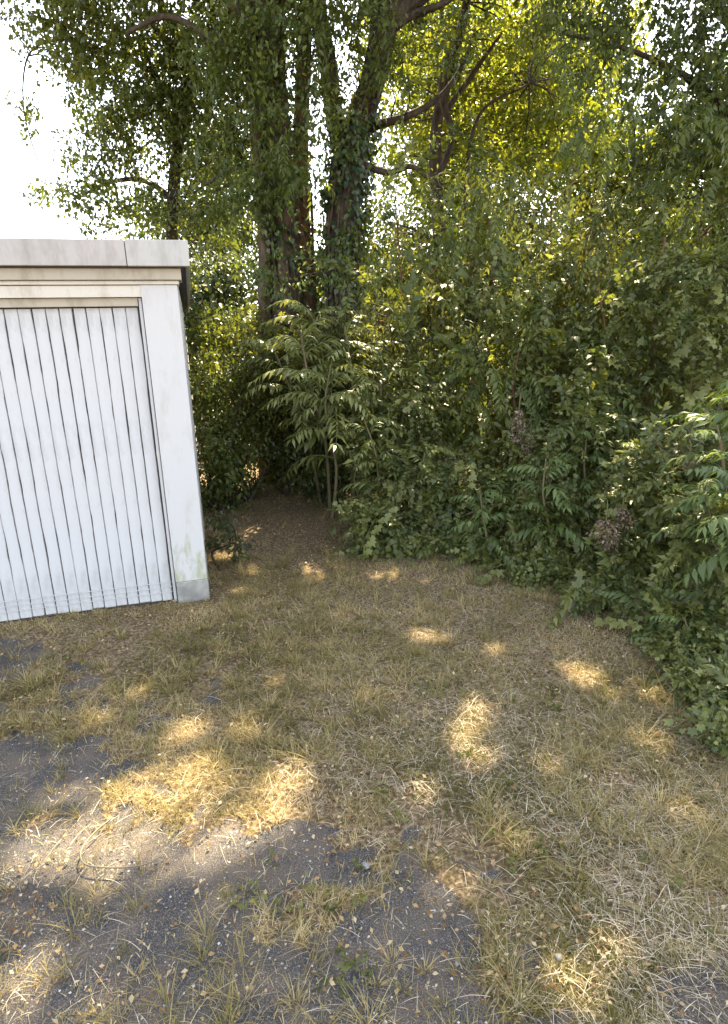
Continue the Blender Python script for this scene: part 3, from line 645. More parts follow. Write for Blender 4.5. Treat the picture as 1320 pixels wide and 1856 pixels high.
# ------------------------------------------------------------------ pinnate fronds (shared meshes)
def frond_mesh(L=.6, pairs=11, lw=.16, lasp=.26, sag=.35, mat=None, seed=0):
    """local: starts at the origin, grows along +X, up is +Z, hangs over at the tip"""
    g = np.random.default_rng(seed); t = np.linspace(0, 1, 12)
    R = np.stack([t * L * (1 - .12 * t), np.sin(t * 2.2) * L * .07 * g.normal(), .10 * L * np.sin(t * 2.2) - sag * L * t ** 2.2, .006 * (1 - .8 * t) * (L / .6)], -1)
    tv, tf = tube_arrays(R, 4)
    k = np.repeat(np.linspace(.16, .97, pairs), 2); sd = np.tile([1, -1], pairs)
    k = np.append(k, .99); sd = np.append(sd, 0)
    P = np.stack([np.interp(k, t, R[:, i]) for i in range(3)], -1)
    ln = L * lw * (1.35 - .75 * np.abs(k - .45)) * (.9 + .2 * g.random(len(k)))
    ln = ln * np.where(g.random(len(k)) < .08, .45, 1.0)
    ax = np.stack([.42 + .25 * k + (sd == 0) * 1.0, sd * 1.0, -.30 - .45 * g.random(len(k)) - .5 * k], -1) + g.normal(size=(len(k), 3)) * .20
    no = np.stack([.1 * g.normal(size=len(k)) + .3 * k, .25 * g.normal(size=len(k)), np.ones(len(k))], -1)
    lv, lf = leaves(P, ax, no, ln, ln * lasp, .18, .2)
    V = np.vstack([tv, lv]); tri = np.vstack([np.stack([tf[:, 0], tf[:, 1], tf[:, 2]], -1), np.stack([tf[:, 0], tf[:, 2], tf[:, 3]], -1), lf + len(tv)])
    rnd = np.concatenate([np.full(len(tf) * 2, .6), np.repeat(g.random(len(k)), 4)])
    return np_mesh('leaf', V, tri, mat, rnd)
FM = [frond_mesh(.6, 12, .20, .24, .30 + .12 * s, M_FROND, s) for s in range(4)]
FMD = [frond_mesh(.6, 10, .24, .30, .25 + .12 * s, M_FROND_D, 20 + s) for s in range(4)]
def place(me, name, p, d, upv, scale, parent):
    d = nrm(np.asarray(d, float)); u = nrm(upv - d * np.dot(upv, d)); s = np.cross(u, d)
    o = bpy.data.objects.new(name, me); col.objects.link(o); o.parent = parent
    m = Matrix(((d[0], s[0], u[0], 0), (d[1], s[1], u[1], 0), (d[2], s[2], u[2], 0), (0, 0, 0, 1)))
    o.rotation_euler = m.to_euler(); o.scale = (scale,) * 3
    q = np.asarray(p) - np.array(parent.location); o.location = tuple(float(v) for v in q); return o
def frond_plant(name, label, bp, stems, meshes, per, scale, cat='sapling', start=.35, elev=.25, group=None):
    r = empty(name, bp, label=label, cat=cat, group=group)
    for s in stems:
        T = Tubes(); S = T.add(s, 7, n=24, rough=.08); link('stem', T.mesh('stem', M_STEM), r, world=True)
        for k in range(per):
            t = start + (1 - start) * (k + .5) / per; q = S[int(t * 23)][:3]; th = k * 2.4 + RNG.random() * .8
            e = elev + (t - .5) * .8 + RNG.normal() * .15
            place(meshes[k % len(meshes)], 'leaf', q, (cos(th), sin(th), e), np.array([0, 0, 1.0]), scale * (.75 + .4 * RNG.random()) * (1.1 - .3 * t), r)
    return r
# sapling with long feathery leaves, centre
def hang_fronds(root, spots, n, meshes, sc):
    for i in range(n):
        px, py, Yd, rx, ry = spots[RNG.integers(len(spots))]
        p = W(px + rx * RNG.normal() * .55, py + ry * RNG.normal() * .55, Yd + .25 * RNG.normal())
        if in_gap(p[None, :], .15)[0]: continue
        a = RNG.random() * 2 * pi
        place(meshes[RNG.integers(len(meshes))], 'leaf', p, (cos(a), sin(a), -.25 + .4 * RNG.normal()), np.array([0, 0, 1.0]), sc * (.6 + .6 * RNG.random()), root)
M_FROND_T = leaf_mat('leaf_frond_tree', st((.055, .075, .018), (.10, .125, .028), (.19, .215, .05)), .5, (1.3, 1.2, .5), rough=.45, spec=.4, inst=True)
FMT = [frond_mesh(.5, 11, .19, .30, .45 + .12 * q, M_FROND_T, 40 + q) for q in range(4)]
hang_fronds(big, [(560, 60, 7.1, 90, 80), (450, 130, 7.2, 70, 90), (540, 300, 6.9, 80, 80), (600, 440, 6.9, 80, 50), (720, 160, 7.3, 80, 90), (760, 320, 7.2, 80, 40), (650, 30, 7.2, 90, 60), (450, 330, 7.3, 60, 80)], 230, FMT, .85)
hang_fronds(over, [(1060, 60, 6.0, 90, 60), (1200, 90, 5.9, 90, 80), (1110, 230, 5.9, 100, 60), (1270, 250, 5.8, 70, 90), (1000, 330, 6.1, 90, 40), (1180, 350, 5.9, 110, 40)], 190, FMT, .85)
hang_fronds(tall[1][1], [(880, 420, 6.2, 80, 50), (900, 700, 5.3, 70, 60)], 60, FMT, .8)
hang_fronds(tall[2][1], [(1040, 450, 6.0, 80, 60), (1060, 760, 5.0, 70, 60)], 70, FMT, .8)
hang_fronds(tall[0][1], [(740, 480, 6.4, 80, 70), (700, 760, 5.6, 50, 60)], 70, FMT, .8)
bp = gb(560, 6.0)
frond_plant('feathery_sapling', 'sapling with long feathery leaves, their sheen painted pale, in front of the thick stems', bp,
            [path_px([(600, 960, .02), (590, 800, .018), (560, 690, .015), (545, 600, .008)], 6.0), path_px([(640, 960, .02), (640, 800, .016), (640, 700, .014), (625, 590, .008)], 6.1),
             path_px([(600, 960, .02), (610, 850, .016), (590, 740, .012), (600, 660, .008)], 5.7), path_px([(660, 960, .018), (680, 850, .014), (690, 740, .012), (690, 680, .006)], 5.8)],
            FM, 17, 1.05, start=.35, elev=.3)
frond_plant('feathery_sapling', 'feathery-leaved sapling leaning out to the left over the dark hollow', gb(560, 6.3),
            [path_px([(590, 960, .02), (560, 800, .016), (520, 690, .012), (490, 620, .007)], 6.3), path_px([(600, 960, .02), (600, 760, .015), (580, 620, .012), (560, 560, .006)], 6.4)],
            FM, 15, .95, start=.45, elev=.25)
frond_plant('feathery_sapling', 'small feathery-leaved sapling low beside the dark cavity', gb(720, 5.2),
            [path_px([(700, 1000, .012), (690, 900, .010), (680, 820, .008), (660, 760, .005)], 5.2), path_px([(730, 1000, .012), (760, 900, .010), (770, 820, .006)], 5.1)],
            FM, 11, .62, start=.3, elev=.3)
# coarse-leaved shoots on the right
frond_plant('coarse_shoot', 'dark green toothed frond arching in from the right edge', gb(1400, 3.3),
            [path_px([(1400, 1100, .014), (1400, 900, .012), (1390, 780, .01), (1370, 700, .006)], 3.3)], FMD, 13, .80, start=.40, elev=.2)
frond_plant('coarse_shoot', 'large toothed green leaves crowding the right edge below the arching frond', gb(1360, 2.9),
            [path_px([(1370, 1150, .012), (1360, 1000, .010), (1340, 900, .008), (1325, 830, .005)], 2.9), path_px([(1330, 1100, .012), (1320, 960, .010), (1310, 830, .008), (1300, 770, .005)], 3.3)], FMD, 12, .62, start=.3, elev=.15)
frond_plant('coarse_shoot', 'leafy green shoot in front of the red-brown sapling', gb(1180, 4.3),
            [path_px([(1190, 1100, .012), (1180, 980, .010), (1165, 880, .008), (1150, 800, .005)], 4.3), path_px([(1120, 1080, .012), (1080, 960, .010), (1060, 860, .008), (1065, 780, .005)], 4.5)],
            FMD, 14, .55, start=.2, elev=.3)
frond_plant('coarse_shoot', 'pale-tipped green shoot below the arching frond at the right', gb(1300, 3.0),
            [path_px([(1300, 1250, .012), (1310, 1080, .010), (1290, 950, .008), (1275, 880, .005)], 3.1), path_px([(1360, 1250, .012), (1350, 1050, .010), (1330, 940, .006)], 3.0)],
            FMD, 13, .50, start=.25, elev=.25)

frond_plant('coarse_shoot', 'green compound-leaved shoot left of the large brown flower head', gb(1000, 4.1),
            [path_px([(1010, 1090, .012), (1000, 980, .010), (985, 900, .008), (990, 830, .005)], 4.2), path_px([(900, 1050, .012), (880, 960, .010), (870, 890, .006)], 4.4)], FMD, 11, .6, start=.3, elev=.2)
frond_plant('coarse_shoot', 'low green compound-leaved shoot leaning over the grass at the right', gb(1200, 3.1),
            [path_px([(1230, 1230, .010), (1200, 1150, .008), (1150, 1090, .005)], 3.2), path_px([(1300, 1300, .010), (1270, 1200, .008), (1240, 1120, .005)], 2.9)], FMD, 10, .5, start=.2, elev=.2)
# ------------------------------------------------------------------ lobed-leaf bushes in front (shared branch meshes)
def lobed_branch(seed, mat, L=.30, nl=11, ls=.075):
    g = np.random.default_rng(seed + 50); t = np.linspace(0, 1, 8)
    R = np.stack([t * L, .04 * L * np.sin(t * 5), .12 * L * np.sin(t * 2.6) - .25 * L * t ** 2, .0035 * (1 - .6 * t)], -1)
    tv, tf = tube_arrays(R, 4); Vs = [tv]; Fs = [np.stack([tf[:, 0], tf[:, 1], tf[:, 2]], -1), np.stack([tf[:, 0], tf[:, 2], tf[:, 3]], -1)]; n = len(tv); rn = [np.full(len(tf) * 2, .4)]
    ang = np.radians([0, 22, 45, 62, 85, 110, 140, 180, -140, -110, -85, -62, -45, -22]); rad = np.array([1, .62, .86, .52, .70, .42, .38, .10, .38, .42, .70, .52, .86, .62])
    for i in range(nl):
        k = .1 + .9 * (i + g.random() * .5) / nl; p = np.array([np.interp(k, t, R[:, j]) for j in range(3)])
        sd = 1 if i % 2 else -1; ax = nrm(np.array([.55, sd * (.9 + .2 * g.random()), -.25 + .35 * g.normal()])); no = nrm(np.array([.25 * g.normal(), .3 * g.normal(), 1.]))
        s = nrm(np.cross(no, ax)); no = np.cross(ax, s); sz = ls * (.65 + .6 * g.random()); c = p + ax * sz * .55
        pts = [c] + [c + (ax * cos(a) + s * sin(a)) * r * sz * .6 + no * (sz * (.10 * abs(sin(a)) - .18 * r * r * max(cos(a), 0))) for a, r in zip(ang, rad)]
        Vs.append(np.array(pts)); m = len(ang); Fs.append(np.array([[0, 1 + q, 1 + (q + 1) % m] for q in range(m)]) + n); rn.append(np.full(m, g.random())); n += m + 1
    return np_mesh('leafy_branch', np.vstack(Vs), np.vstack(Fs), mat, np.concatenate(rn))
LB = [lobed_branch(s, M_LOBED, .26 + .05 * (s % 3)) for s in range(6)]
M_LOBED2 = leaf_mat('leaf_lobed_pale', st((.08, .090, .022), (.15, .160, .040), (.26, .27, .08)), .42, (1.2, 1.2, .5), rough=.40, spec=.5, inst=True)
LB += [lobed_branch(20 + q, M_LOBED2, .28 + .06 * (q % 3), 12, .06 + .012 * q) for q in range(5)]
def oval_branch(seed, mat, L=.4, n=26, la=.06):
    g = np.random.default_rng(seed + 300); t = np.linspace(0, 1, 8)
    R_ = np.stack([t * L, .05 * L * np.sin(t * 4 + seed), .10 * L * np.sin(t * 2.6) - .35 * L * t ** 2, .0035 * (1 - .6 * t)], -1); tv, tf = tube_arrays(R_, 4)
    k = .08 + .92 * g.random(n); P = np.stack([np.interp(k, t, R_[:, i]) for i in range(3)], -1); sd = np.where(np.arange(n) % 2, 1, -1)
    ax = np.stack([.7 + .3 * g.normal(size=n), sd * .8 + .3 * g.normal(size=n), -.3 + .4 * g.normal(size=n)], -1); ln = la * (.6 + .7 * g.random(n))
    lv, lf = leaves(P, ax, np.stack([.3 * g.normal(size=n), .4 * g.normal(size=n), 1 + 0 * k], -1), ln, ln * .45, .15, .2)
    return np_mesh('leafy_branch', np.vstack([tv, lv]), np.vstack([tf[:, [0, 1, 2]], tf[:, [0, 2, 3]], lf + len(tv)]), mat, np.concatenate([np.full(len(tf) * 2, .5), np.repeat(g.random(n), 4)]))
OB = [oval_branch(q, M_LOBED2 if q % 2 else M_LOBED, .36 + .07 * (q % 3), 24 + 3 * q, .055 + .012 * (q % 3)) for q in range(6)]
LB += OB
def lobed_bush(name, label, px, Yd, blobs, n, scale=1.0, group=None):
    bp = gb(px, Yd); r = empty(name, bp, label=label, cat='bush', group=group)
    bb = [blob(*q) for q in blobs]
    for s in stem_from(bp, [q[0] for q in bb], .012):
        T = Tubes(); T.add(s, 6, n=14, rough=.1); link('stem', T.mesh('stem', M_STEM), r, world=True)
    wts = np.array([q[1].prod() ** .67 for q in bb]); wts /= wts.sum()
    for i in range(n):
        c, rad = bb[RNG.choice(len(bb), p=wts)]; d = nrm(RNG.normal(size=3) + np.array([-.1, -.45, .2])); p = c + d * rad * (.40 + .75 * RNG.random() ** 1.3)
        if p[2] < .05: p[2] = .05 + .1 * RNG.random()
        if in_gap(p[None, :])[0]: continue
        dd = d * np.array([1, 1, .6]) + RNG.normal(size=3) * .4 + np.array([0, 0, -.15])
        place(LB[RNG.integers(len(LB))], 'leafy_branch', p - nrm(dd) * .1, dd, np.array([0, -.35, 1.0]), scale * (.7 + .5 * RNG.random()), r)
    return r
GF = 'low leafy bushes along the edge of the thicket'
lobed_bush('leafy_bush', 'blue-green bush at the right side of the clearing', 700, 4.7, [(690, 950, 4.8, 65, 50, .25), (720, 1010, 4.7, 70, 35, .2)], 170, .62, GF)
lobed_bush('leafy_bush', 'low bush between the blue-green bush and the thin brown stem', 850, 4.6, [(820, 990, 4.7, 80, 45, .25), (900, 1020, 4.4, 70, 45, .2), (800, 930, 5.0, 70, 50, .25)], 200, .65, GF)
lobed_bush('leafy_bush', 'dark bush under the dried brown panicle', 1030, 4.2, [(1000, 950, 4.4, 90, 70, .3), (1040, 1040, 4.1, 90, 55, .25), (950, 1040, 4.1, 60, 40, .2)], 240, .70, GF)
lobed_bush('leafy_bush', 'green bush right of the dried brown panicle', 1170, 3.7, [(1170, 1000, 3.9, 80, 80, .3), (1120, 1090, 3.7, 80, 50, .25), (1060, 1130, 3.6, 60, 30, .15)], 230, .72, GF)
lobed_bush('leafy_bush', 'bush with white-glinting leaf tips at the right edge', 1300, 3.1, [(1290, 1000, 3.2, 70, 110, .3), (1230, 1130, 3.1, 80, 60, .25), (1310, 1160, 2.9, 70, 80, .25)], 240, .68, GF)
lobed_bush('leafy_bush', 'near dark green bush spilling over the grass at the lower right', 1340, 2.5, [(1290, 1260, 2.55, 70, 60, .2), (1330, 1350, 2.3, 75, 80, .2), (1240, 1230, 2.8, 60, 35, .2), (1300, 1420, 2.15, 45, 40, .12)], 240, .52, GF)
lobed_bush('tall_leafy_bush', 'loose bush rising above the low bushes left of the thin brown stem', 800, 5.0, [(760, 880, 5.1, 70, 70, .25), (860, 860, 5.0, 80, 80, .25), (930, 900, 4.8, 60, 70, .2)], 150, .62, 'loose bushes standing above the low ones')
lobed_bush('tall_leafy_bush', 'loose bush rising between the two dried brown flower heads', 1010, 4.6, [(1000, 840, 4.7, 80, 80, .25), (1060, 780, 4.7, 70, 70, .25), (1040, 880, 4.5, 80, 60, .2)], 170, .66, 'loose bushes standing above the low ones')
lobed_bush('tall_leafy_bush', 'loose bush with broad leaves under the arching frond', 1230, 3.9, [(1180, 860, 4.1, 80, 80, .25), (1260, 900, 3.8, 80, 90, .25), (1300, 800, 3.9, 60, 60, .2)], 170, .85, 'loose bushes standing above the low ones')
TG = 'loose bushes standing above the low ones'
lobed_bush('tall_leafy_bush', 'leafy bush arching over the right side of the brown path', 690, 5.4, [(670, 800, 5.5, 60, 70, .25), (700, 880, 5.3, 60, 60, .25), (740, 740, 5.6, 70, 70, .25)], 170, .75, TG)
lobed_bush('tall_leafy_bush', 'tall loose bush in mid-thicket right above the pale flower head', 930, 5.4, [(900, 640, 5.6, 80, 80, .25), (980, 600, 5.6, 80, 80, .25), (930, 540, 5.8, 80, 60, .25)], 170, .85, TG)
lobed_bush('tall_leafy_bush', 'tall loose bush left of the red-brown sapling', 1110, 5.1, [(1080, 640, 5.2, 60, 70, .25), (1120, 560, 5.3, 80, 80, .25), (1060, 720, 5.0, 60, 50, .2)], 150, .8, TG)
lobed_bush('tall_leafy_bush', 'tall loose bush right of the red-brown sapling', 1290, 4.7, [(1270, 600, 4.9, 70, 70, .25), (1310, 700, 4.6, 60, 70, .25), (1290, 500, 5.0, 80, 80, .25)], 160, .8, TG)
# leafy mass behind those bushes so that the row reads as closed
for lb, px, Yd, bl, mt in [('deep shaded shrub behind the middle of the low bushes', 950, 5.3, [(850, 960, 5.2, 100, 70), (960, 960, 5.1, 110, 80), (1060, 930, 4.9, 90, 100)], M_MID),
                       ('deep shaded shrub behind the bushes at the right edge', 1280, 4.4, [(1190, 900, 4.8, 90, 90), (1290, 830, 4.4, 80, 80), (1330, 960, 3.9, 80, 130), (1240, 1060, 3.9, 80, 80), (1340, 1150, 3.2, 60, 100)], M_TREE)]:
    bp = gb(px, Yd); bb = [blob(*q, .3) for q in bl]
    plant('shaded_shrub', lb, 'shrub', bp, stem_from(bp, [q[0] for q in bb], .02), bb, mt, .055, 330, 22, .08, .5, .4, tw=80, twr=.005, hollow=.05, barkm=M_BARKR)

# long sprays hanging down the front of the tall shrubs (shared meshes)
M_HANG = leaf_mat('leaf_hanging', st((.06, .075, .02), (.12, .135, .045), (.24, .25, .10)), .42, (1.2, 1.15, .5), rough=.38, spec=.5, inst=True)
def hang_mesh(seed, L=.55, n=34):
    g = np.random.default_rng(seed + 90); t = np.linspace(0, 1, 9)
    R_ = np.stack([L * .35 * np.sin(t * 1.5), .03 * np.sin(t * 4 + seed), .06 * np.sin(t * 3) - L * t ** 1.6, .003 * (1 - .7 * t)], -1)
    tv, tf = tube_arrays(R_, 4); k = g.random(n) ** .8; P = np.stack([np.interp(k, t, R_[:, i]) for i in range(3)], -1); sd = np.where(np.arange(n) % 2, 1, -1)
    ax = np.stack([.5 * g.normal(size=n) + .2, sd * .6 + .3 * g.normal(size=n), -.9 + .25 * g.normal(size=n)], -1); ln = .04 + .04 * g.random(n)
    lv, lf = leaves(P, ax, np.stack([.8 + 0 * k, .5 * g.normal(size=n), .6 + .3 * g.normal(size=n)], -1), ln, ln * .3, .15, .2)
    return np_mesh('hanging_spray', np.vstack([tv, lv]), np.vstack([tf[:, [0, 1, 2]], tf[:, [0, 2, 3]], lf + len(tv)]), M_HANG, np.concatenate([np.full(len(tf) * 2, .5), np.repeat(g.random(n), 4)]))
HM = [hang_mesh(i, .45 + .1 * (i % 3)) for i in range(5)]
for bb, r in tall:
    for i in range(85):
        c, rad = bb[RNG.integers(len(bb))]; d = nrm(RNG.normal(size=3) * np.array([1, .6, 1]) + np.array([0, -.9, .15])); p = c + d * rad * (.8 + .35 * RNG.random())
        if p[2] < .5 or in_gap(p[None, :])[0]: continue
        a = RNG.normal() * .9 - pi / 2
        place(HM[RNG.integers(5)], 'hanging_spray', p, (cos(a), sin(a), .35 * RNG.normal()), np.array([.2 * RNG.normal(), 0, 1.0]), .5 + .6 * RNG.random(), r)
    for i in range(110):
        c, rad = bb[RNG.integers(len(bb))]; d = nrm(RNG.normal(size=3) * np.array([1, .6, 1]) + np.array([0, -.9, .25])); p = c + d * rad * (.75 + .45 * RNG.random())
        if p[2] < .3 or in_gap(p[None, :])[0]: continue
        dd = d + RNG.normal(size=3) * .5
        place(OB[RNG.integers(6)], 'leafy_branch', p - nrm(dd) * .15, dd, np.array([0, -.3, 1.0]), .8 + .7 * RNG.random(), r)

# dried flower heads and a yellow leaf
def panicle(px, py, Yd, h, wd, label, n=260, bend=0.0):
    p = W(px, py, Yd); r = empty('dried_flower_head', p, label=label, cat='seed head')
    T = Tubes(); T.add([(*(p + [.10, .42, h * .2 - .25]), .006), (*(p + [.06, .22, h * .9]), .005), (*(p + [0.02, .05, h * .75]), .004), (*(p + [0, 0, h * .3]), .003), (*(p + [bend, -.01, -h * .5]), .0015)], 5, n=10)
    link('stalk', T.mesh('stalk', M_STEM), r, world=True)
    t = RNG.random(n); a = RNG.random(n) * 2 * pi; rad = wd * (.25 + .75 * np.sin(np.clip(t * 1.25, 0, 1) * pi * .85)) * RNG.random(n) ** .5
    rad = rad * (.6 + .8 * noise2(a * 1.5, t * 5, int(px), 2, 1.0)) * (1 + .5 * (RNG.random(n) < .12))
    P = p + np.stack([np.cos(a) * rad + bend * t, np.sin(a) * rad, h * (.35 - .95 * t)], -1)
    ax = RNG.normal(size=(n, 3)) * .6 + np.stack([np.cos(a), np.sin(a), -.9 + 0 * a], -1); ln = .016 + .014 * RNG.random(n)
    v, f = leaves(P, ax, RNG.normal(size=(n, 3)), ln, ln * .45, .3); link('seeds', np_mesh('seeds', v, f, M_DRY, np.repeat(RNG.random(n), 4)), r, world=True, kind='stuff')
panicle(940, 765, 4.75, .26, .055, 'pale beige dried flower head hanging in mid-thicket', 420)
panicle(1098, 960, 3.75, .20, .085, 'large pinkish-brown dried flower head above the low bushes', 420, .02)
panicle(1128, 935, 3.8, .15, .05, 'dried flower head beside the large pinkish-brown one', 200, .03)
panicle(960, 800, 4.7, .16, .04, 'small dried flower head below the pale beige one', 160, -.02)
panicle(1250, 830, 3.6, .11, .05, 'small pale dried flower head near the arching frond', 160)
p = W(1075, 690, 4.7); v, f = leaves(p[None, :], np.array([[.1, 0, -1.]]), np.array([[0, -1., .2]]), np.array([.07]), np.array([.035]))
tag(link('yellow_leaf', np_mesh('yellow_leaf', v, f, leaf_mat('yellow_leaf', st((.65, .55, .04), (.65, .55, .04)), .5), np.zeros(4))), 'single bright yellow leaf hanging in the thicket', 'leaf')

# ------------------------------------------------------------------ grass, straw, litter
PC = G(510, 985)
def trodden(x, y):
    """1 on the brown path into the hollow, where little grass grows"""
    return np.exp(-((x - PC[0]) / .75) ** 2 - ((y - PC[1] - .4) / .95) ** 2)
def ground_pts(n, y0=.85, y1=6.6, power=1.0):
    """points on the visible ground, denser towards the camera"""
    u = RNG.random(n); y = y0 + (y1 - y0) * u ** (1.35 * power); hw = .72 * y + .35
    x = (RNG.random(n) * 2 - 1) * hw; return x, y
def outside_garage(x, y):
    c, s = cos(-gyaw), sin(-gyaw); lx = (x - corner[0]) * c - (y - corner[1]) * s; ly = (x - corner[0]) * s + (y - corner[1]) * c
    return ~((lx < .01) & (ly > .0)) | ((lx < -.2) & (ly > 0) & (ly < .045))
def ribbons(x, y, z, h, wd, lean, ang, segs=3, flat=False):
    """curved blades; lean = how far the tip goes sideways as a share of h"""
    n = len(x); P0 = np.stack([x, y, z], -1); d = np.stack([np.cos(ang), np.sin(ang), 0 * ang], -1); s = np.stack([-np.sin(ang), np.cos(ang), 0 * ang], -1)
    rows = []
    for k in range(segs + 1):
        t = k / segs
        up = h * (t if not flat else .10 * np.sin(t * pi) + .01)
        out = lean * h * t ** 1.7 if not flat else lean * h * t
        side = (np.sin(t * 2.2 + x * 50) * .06 * h) if flat else 0 * h
        c = P0 + d * out[:, None] + s * side[:, None]; c[:, 2] += up
        wk = wd * (1 - t ** 1.5 * .85)
        rows += [c + s * wk[:, None] * .5, c - s * wk[:, None] * .5]
    V = np.stack(rows, 1).reshape(-1, 3); m = 2 * (segs + 1); i = (np.arange(n) * m)[:, None]
    F = np.concatenate([i + np.array([[2 * k, 2 * k + 1, 2 * k + 3, 2 * k + 2]]) for k in range(segs)], 1).reshape(-1, 4)
    return V, F
M_GRASS = leaf_mat('grass_blades', [(0, (.095, .095, .026)), (.3, (.19, .165, .055)), (.6, (.33, .26, .105)), (1, (.54, .43, .22))], .3, (1.1, 1, .7), rough=.8, spec=.12)
M_STRAW = leaf_mat('straw_stalks', [(0, (.22, .175, .105)), (.6, (.42, .35, .23)), (1, (.66, .57, .42))], .15, (1, 1, .8), rough=.7, spec=.2)
M_LITTER = leaf_mat('leaf_litter', [(0, (.10, .06, .03)), (.4, (.22, .13, .06)), (.7, (.38, .26, .12)), (1, (.52, .42, .26))], .2, (1, .9, .6), rough=.85, spec=.12)
def bushy(x, y):        # 1 under the thicket edge where grass thins out
    return np.zeros_like(x)
x, y = ground_pts(330000)
dn = noise2(x, y, 31, 4, 5.0); bm = asphalt_mask(x, y)
keep = RNG.random(len(x)) < (1 - .93 * bm) * np.clip((dn - .30) * 4.2, .12, 1) * (1 - .85 * trodden(x, y))
keep &= outside_garage(x, y)
x, y = x[keep], y[keep]
far = np.clip((y - 1) / 4, 0, 1); tone = noise2(x, y, 44, 3, 1.6)
h = (.010 + .022 * RNG.random(len(x)) ** 1.6) * (1 + .5 * (noise2(x, y, 52, 2, 4) - .4)); wd = .0016 + .0014 * RNG.random(len(x)) + .0016 * far
V, Fq = ribbons(x, y, ground_z(x, y) - .002, h, wd, .3 + 1.6 * RNG.random(len(x)), RNG.random(len(x)) * 2 * pi, 2)
rn = np.clip((tone - .5) * 1.6 + .42 + .5 * (RNG.random(len(x)) - .5), 0, 1)
link('dry_grass', np_mesh('dry_grass', V, Fq, M_GRASS, np.repeat(rn, 2)), label='short dry grass, olive to straw-coloured, covering the ground', cat='grass', kind='stuff')
x, y = ground_pts(5200); bm = asphalt_mask(x, y); dn = noise2(x, y, 91, 3, 1.5)
keep = (RNG.random(len(x)) < (1 - .80 * bm) * np.clip((dn - .36) * 4, .1, 1) * (1 - .9 * trodden(x, y))) & outside_garage(x, y); x, y = x[keep], y[keep]
nb = 26; tx = np.repeat(x, nb); ty = np.repeat(y, nb); sz = np.repeat(.6 + .9 * RNG.random(len(x)), nb); tr = np.repeat(RNG.random(len(x)), nb)
an = RNG.random(len(tx)) * 2 * pi; rr_ = RNG.random(len(tx)) ** .6 * .022 * sz; tx = tx + np.cos(an) * rr_; ty = ty + np.sin(an) * rr_
kk = outside_garage(tx, ty); tx, ty, sz, tr, an = tx[kk], ty[kk], sz[kk], tr[kk], an[kk]
V, Fq = ribbons(tx, ty, ground_z(tx, ty) - .002, (.018 + .040 * RNG.random(len(tx))) * sz, .0015 + .0014 * RNG.random(len(tx)) + .0012 * np.clip((ty - 1) / 4, 0, 1), .4 + 1.5 * RNG.random(len(tx)), an + RNG.normal(size=len(an)) * .5, 3)
link('grass_tufts', np_mesh('grass_tufts', V, Fq, M_GRASS, np.repeat(np.clip(.65 * tr + .35 * RNG.random(len(tx)), 0, 1), 3)), label='bunched tufts of drying grass standing in the turf and cracks', cat='grass', kind='stuff')
x, y = ground_pts(120000); bm = asphalt_mask(x, y); dn = noise2(x, y, 61, 3, 2.2) + .28 * np.clip(x * 1.5, 0, 1)
keep = (RNG.random(len(x)) < (1 - .82 * bm) * np.clip((dn - .35) * 2.5, .2, 1)) & outside_garage(x, y); x, y = x[keep], y[keep]
L_ = .015 + .10 * RNG.random(len(x)) ** 2.5
V, Fq = ribbons(x, y, ground_z(x, y) + .003 + .012 * RNG.random(len(x)), L_, .0010 + .0012 * RNG.random(len(x)), np.full(len(x), 1.0), RNG.random(len(x)) * 2 * pi, 4, flat=True)
link('dry_straw', np_mesh('dry_straw', V, Fq, M_STRAW, np.repeat(RNG.random(len(x)), 4)), label='loose pale straw lying flat over the grass', cat='straw', kind='stuff')
x, y = ground_pts(60000, .9, 7.6, .85); bm = asphalt_mask(x, y); dn = noise2(x, y, 71, 3, 1.8) + .2 * np.clip((y - 3.6) / 1.5, 0, 1) + .3 * trodden(x, y)
keep = (RNG.random(len(x)) < np.clip((dn - .45) * 3, .18, 1)) & outside_garage(x, y); x, y = x[keep], y[keep]
P = np.stack([x, y, ground_z(x, y) + .01 + .015 * RNG.random(len(x))], -1); ang = RNG.random(len(x)) * 2 * pi; ln = .005 + .020 * RNG.random(len(x)) ** 2.6
V, Fq = leaves2(P, np.stack([np.cos(ang), np.sin(ang), .25 * RNG.normal(size=len(x))], -1), RNG.normal(size=(len(x), 3)) * .35 + np.array([0, 0, 1]), ln, ln * .6)
link('leaf_litter', np_mesh('leaf_litter', V, Fq, M_LITTER, np.repeat(RNG.random(len(x)), 2)), label='small dry brown leaves scattered over the ground', cat='leaf litter', kind='stuff')
# grit on the bare surface
n = 9000; x, y = ground_pts(n, .85, 3.5); s = .0015 + .004 * RNG.random(n) ** 3; c = np.stack([x, y, ground_z(x, y) + s * .3], -1)
oc = np.array([[1, 0, 0], [0, 1, 0], [-1, 0, 0], [0, -1, 0], [0, 0, .8], [0, 0, -.8]]); V = (c[:, None, :] + oc[None] * s[:, None, None] * (.7 + .6 * RNG.random((n, 6, 1)))).reshape(-1, 3)
tf = np.array([[0, 1, 4], [1, 2, 4], [2, 3, 4], [3, 0, 4]]); Fq = ((np.arange(n) * 6)[:, None, None] + tf[None]).reshape(-1, 3)
link('gravel', np_mesh('gravel', V, Fq, leaf_mat('grit', [(0, (.08, .075, .07)), (.6, (.2, .18, .16)), (1, (.5, .47, .42))], 0, rough=.9, spec=.2), np.repeat(RNG.random(n), 4)), label='fine grit scattered over the bare grey surface', cat='gravel', kind='stuff')
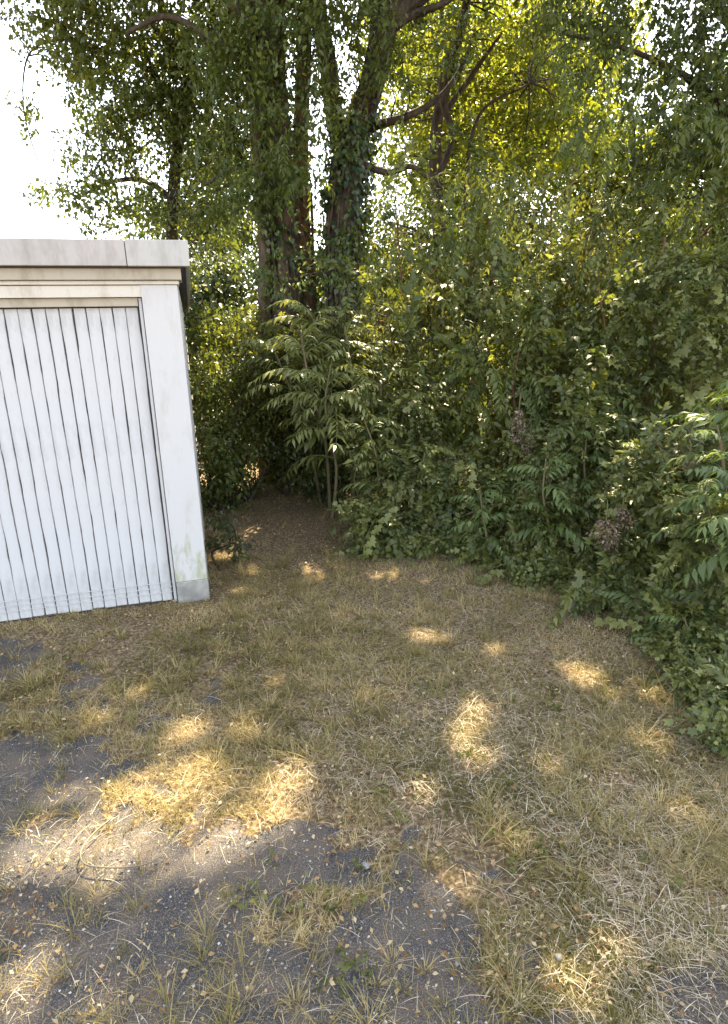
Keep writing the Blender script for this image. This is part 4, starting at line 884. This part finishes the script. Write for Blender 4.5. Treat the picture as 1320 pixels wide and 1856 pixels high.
# low green weeds in the turf
cw = []
for px, py, nn, sp in ((790, 1260, 9, .05), (330, 1165, 6, .08), (120, 1210, 6, .1), (960, 1560, 10, .08), (590, 1640, 8, .07), (480, 1620, 6, .06), (1010, 1290, 7, .1), (700, 1450, 5, .1), (900, 1400, 7, .08), (600, 1780, 6, .06), (1230, 1640, 5, .1)):
    c = G(px, py); cw.append(c + RNG.normal(size=(nn, 3)) * np.array([sp, sp, 0]) + np.array([0, 0, .02]))
cw = np.vstack(cw); v, f, r = foliage(cw, 9, .022, .028, .45, 0, zmin=0, carve=False)
link('weeds', np_mesh('weeds', v, f, M_MID, r), label='low green weeds sprouting in the dry turf', cat='weeds', kind='stuff')

# thin wire loop and pebbles
M_WIRE = plain('wire_metal', (.16, .13, .09), .55, .4, metal=.3)
wp = []
for px, py in ((204, 1492), (176, 1515), (155, 1540), (148, 1560), (157, 1576), (190, 1581), (235, 1580), (270, 1573), (292, 1560)):
    g = G(px, py); wp.append((g[0], g[1], float(ground_z(np.array([g[0]]), np.array([g[1]]))[0]) + .030, .0030))
T = Tubes(); T.add(wp, 6, n=40); tag(link('bent_wire', T.mesh('bent_wire', M_WIRE)), 'thin bent wire hook lying on the sunlit bare patch', 'wire')
M_PEB = plain('pale_stone', (.17, .16, .145), .95, var=(.27, .255, .23), vscale=60, bump=.3)
import bmesh
for px, py, s, lb in ((663, 1572, .014, 'whitish stone at the grass edge in the lower middle'), (1012, 1742, .012, 'small oblong white pebble in the straw at the lower right'), (285, 1560, .009, 'tiny white pebble at the end of the bent wire'),
                      (1108, 1283, .010, 'round white pebble beside the sunlit grass under the right bush'), (828, 1748, .007, 'tiny pale pebble on the bare edge near the bottom')):
    g = G(px, py); bm_ = bmesh.new(); bmesh.ops.create_icosphere(bm_, subdivisions=2, radius=s * .8)
    for v in bm_.verts:
        q = 1 + .25 * sin(v.co.x * 300 + px) * cos(v.co.y * 260); v.co = Vector((v.co.x * 1.35 * q, v.co.y * q, v.co.z * .7 * q))
    me = bpy.data.meshes.new('pebble'); bm_.to_mesh(me); bm_.free(); me.materials.append(M_PEB)
    for pl in me.polygons: pl.use_smooth = True
    o = link('pebble', me, label=lb, cat='pebble'); o.location = (g[0], g[1], float(ground_z(np.array([g[0]]), np.array([g[1]]))[0]) + s * .9 + .008); o.rotation_euler = (0, 0, px * .7)
C.cycles.max_bounces = 6; C.cycles.transparent_max_bounces = 4; C.cycles.transmission_bounces = 4
C.cycles.use_denoising = True
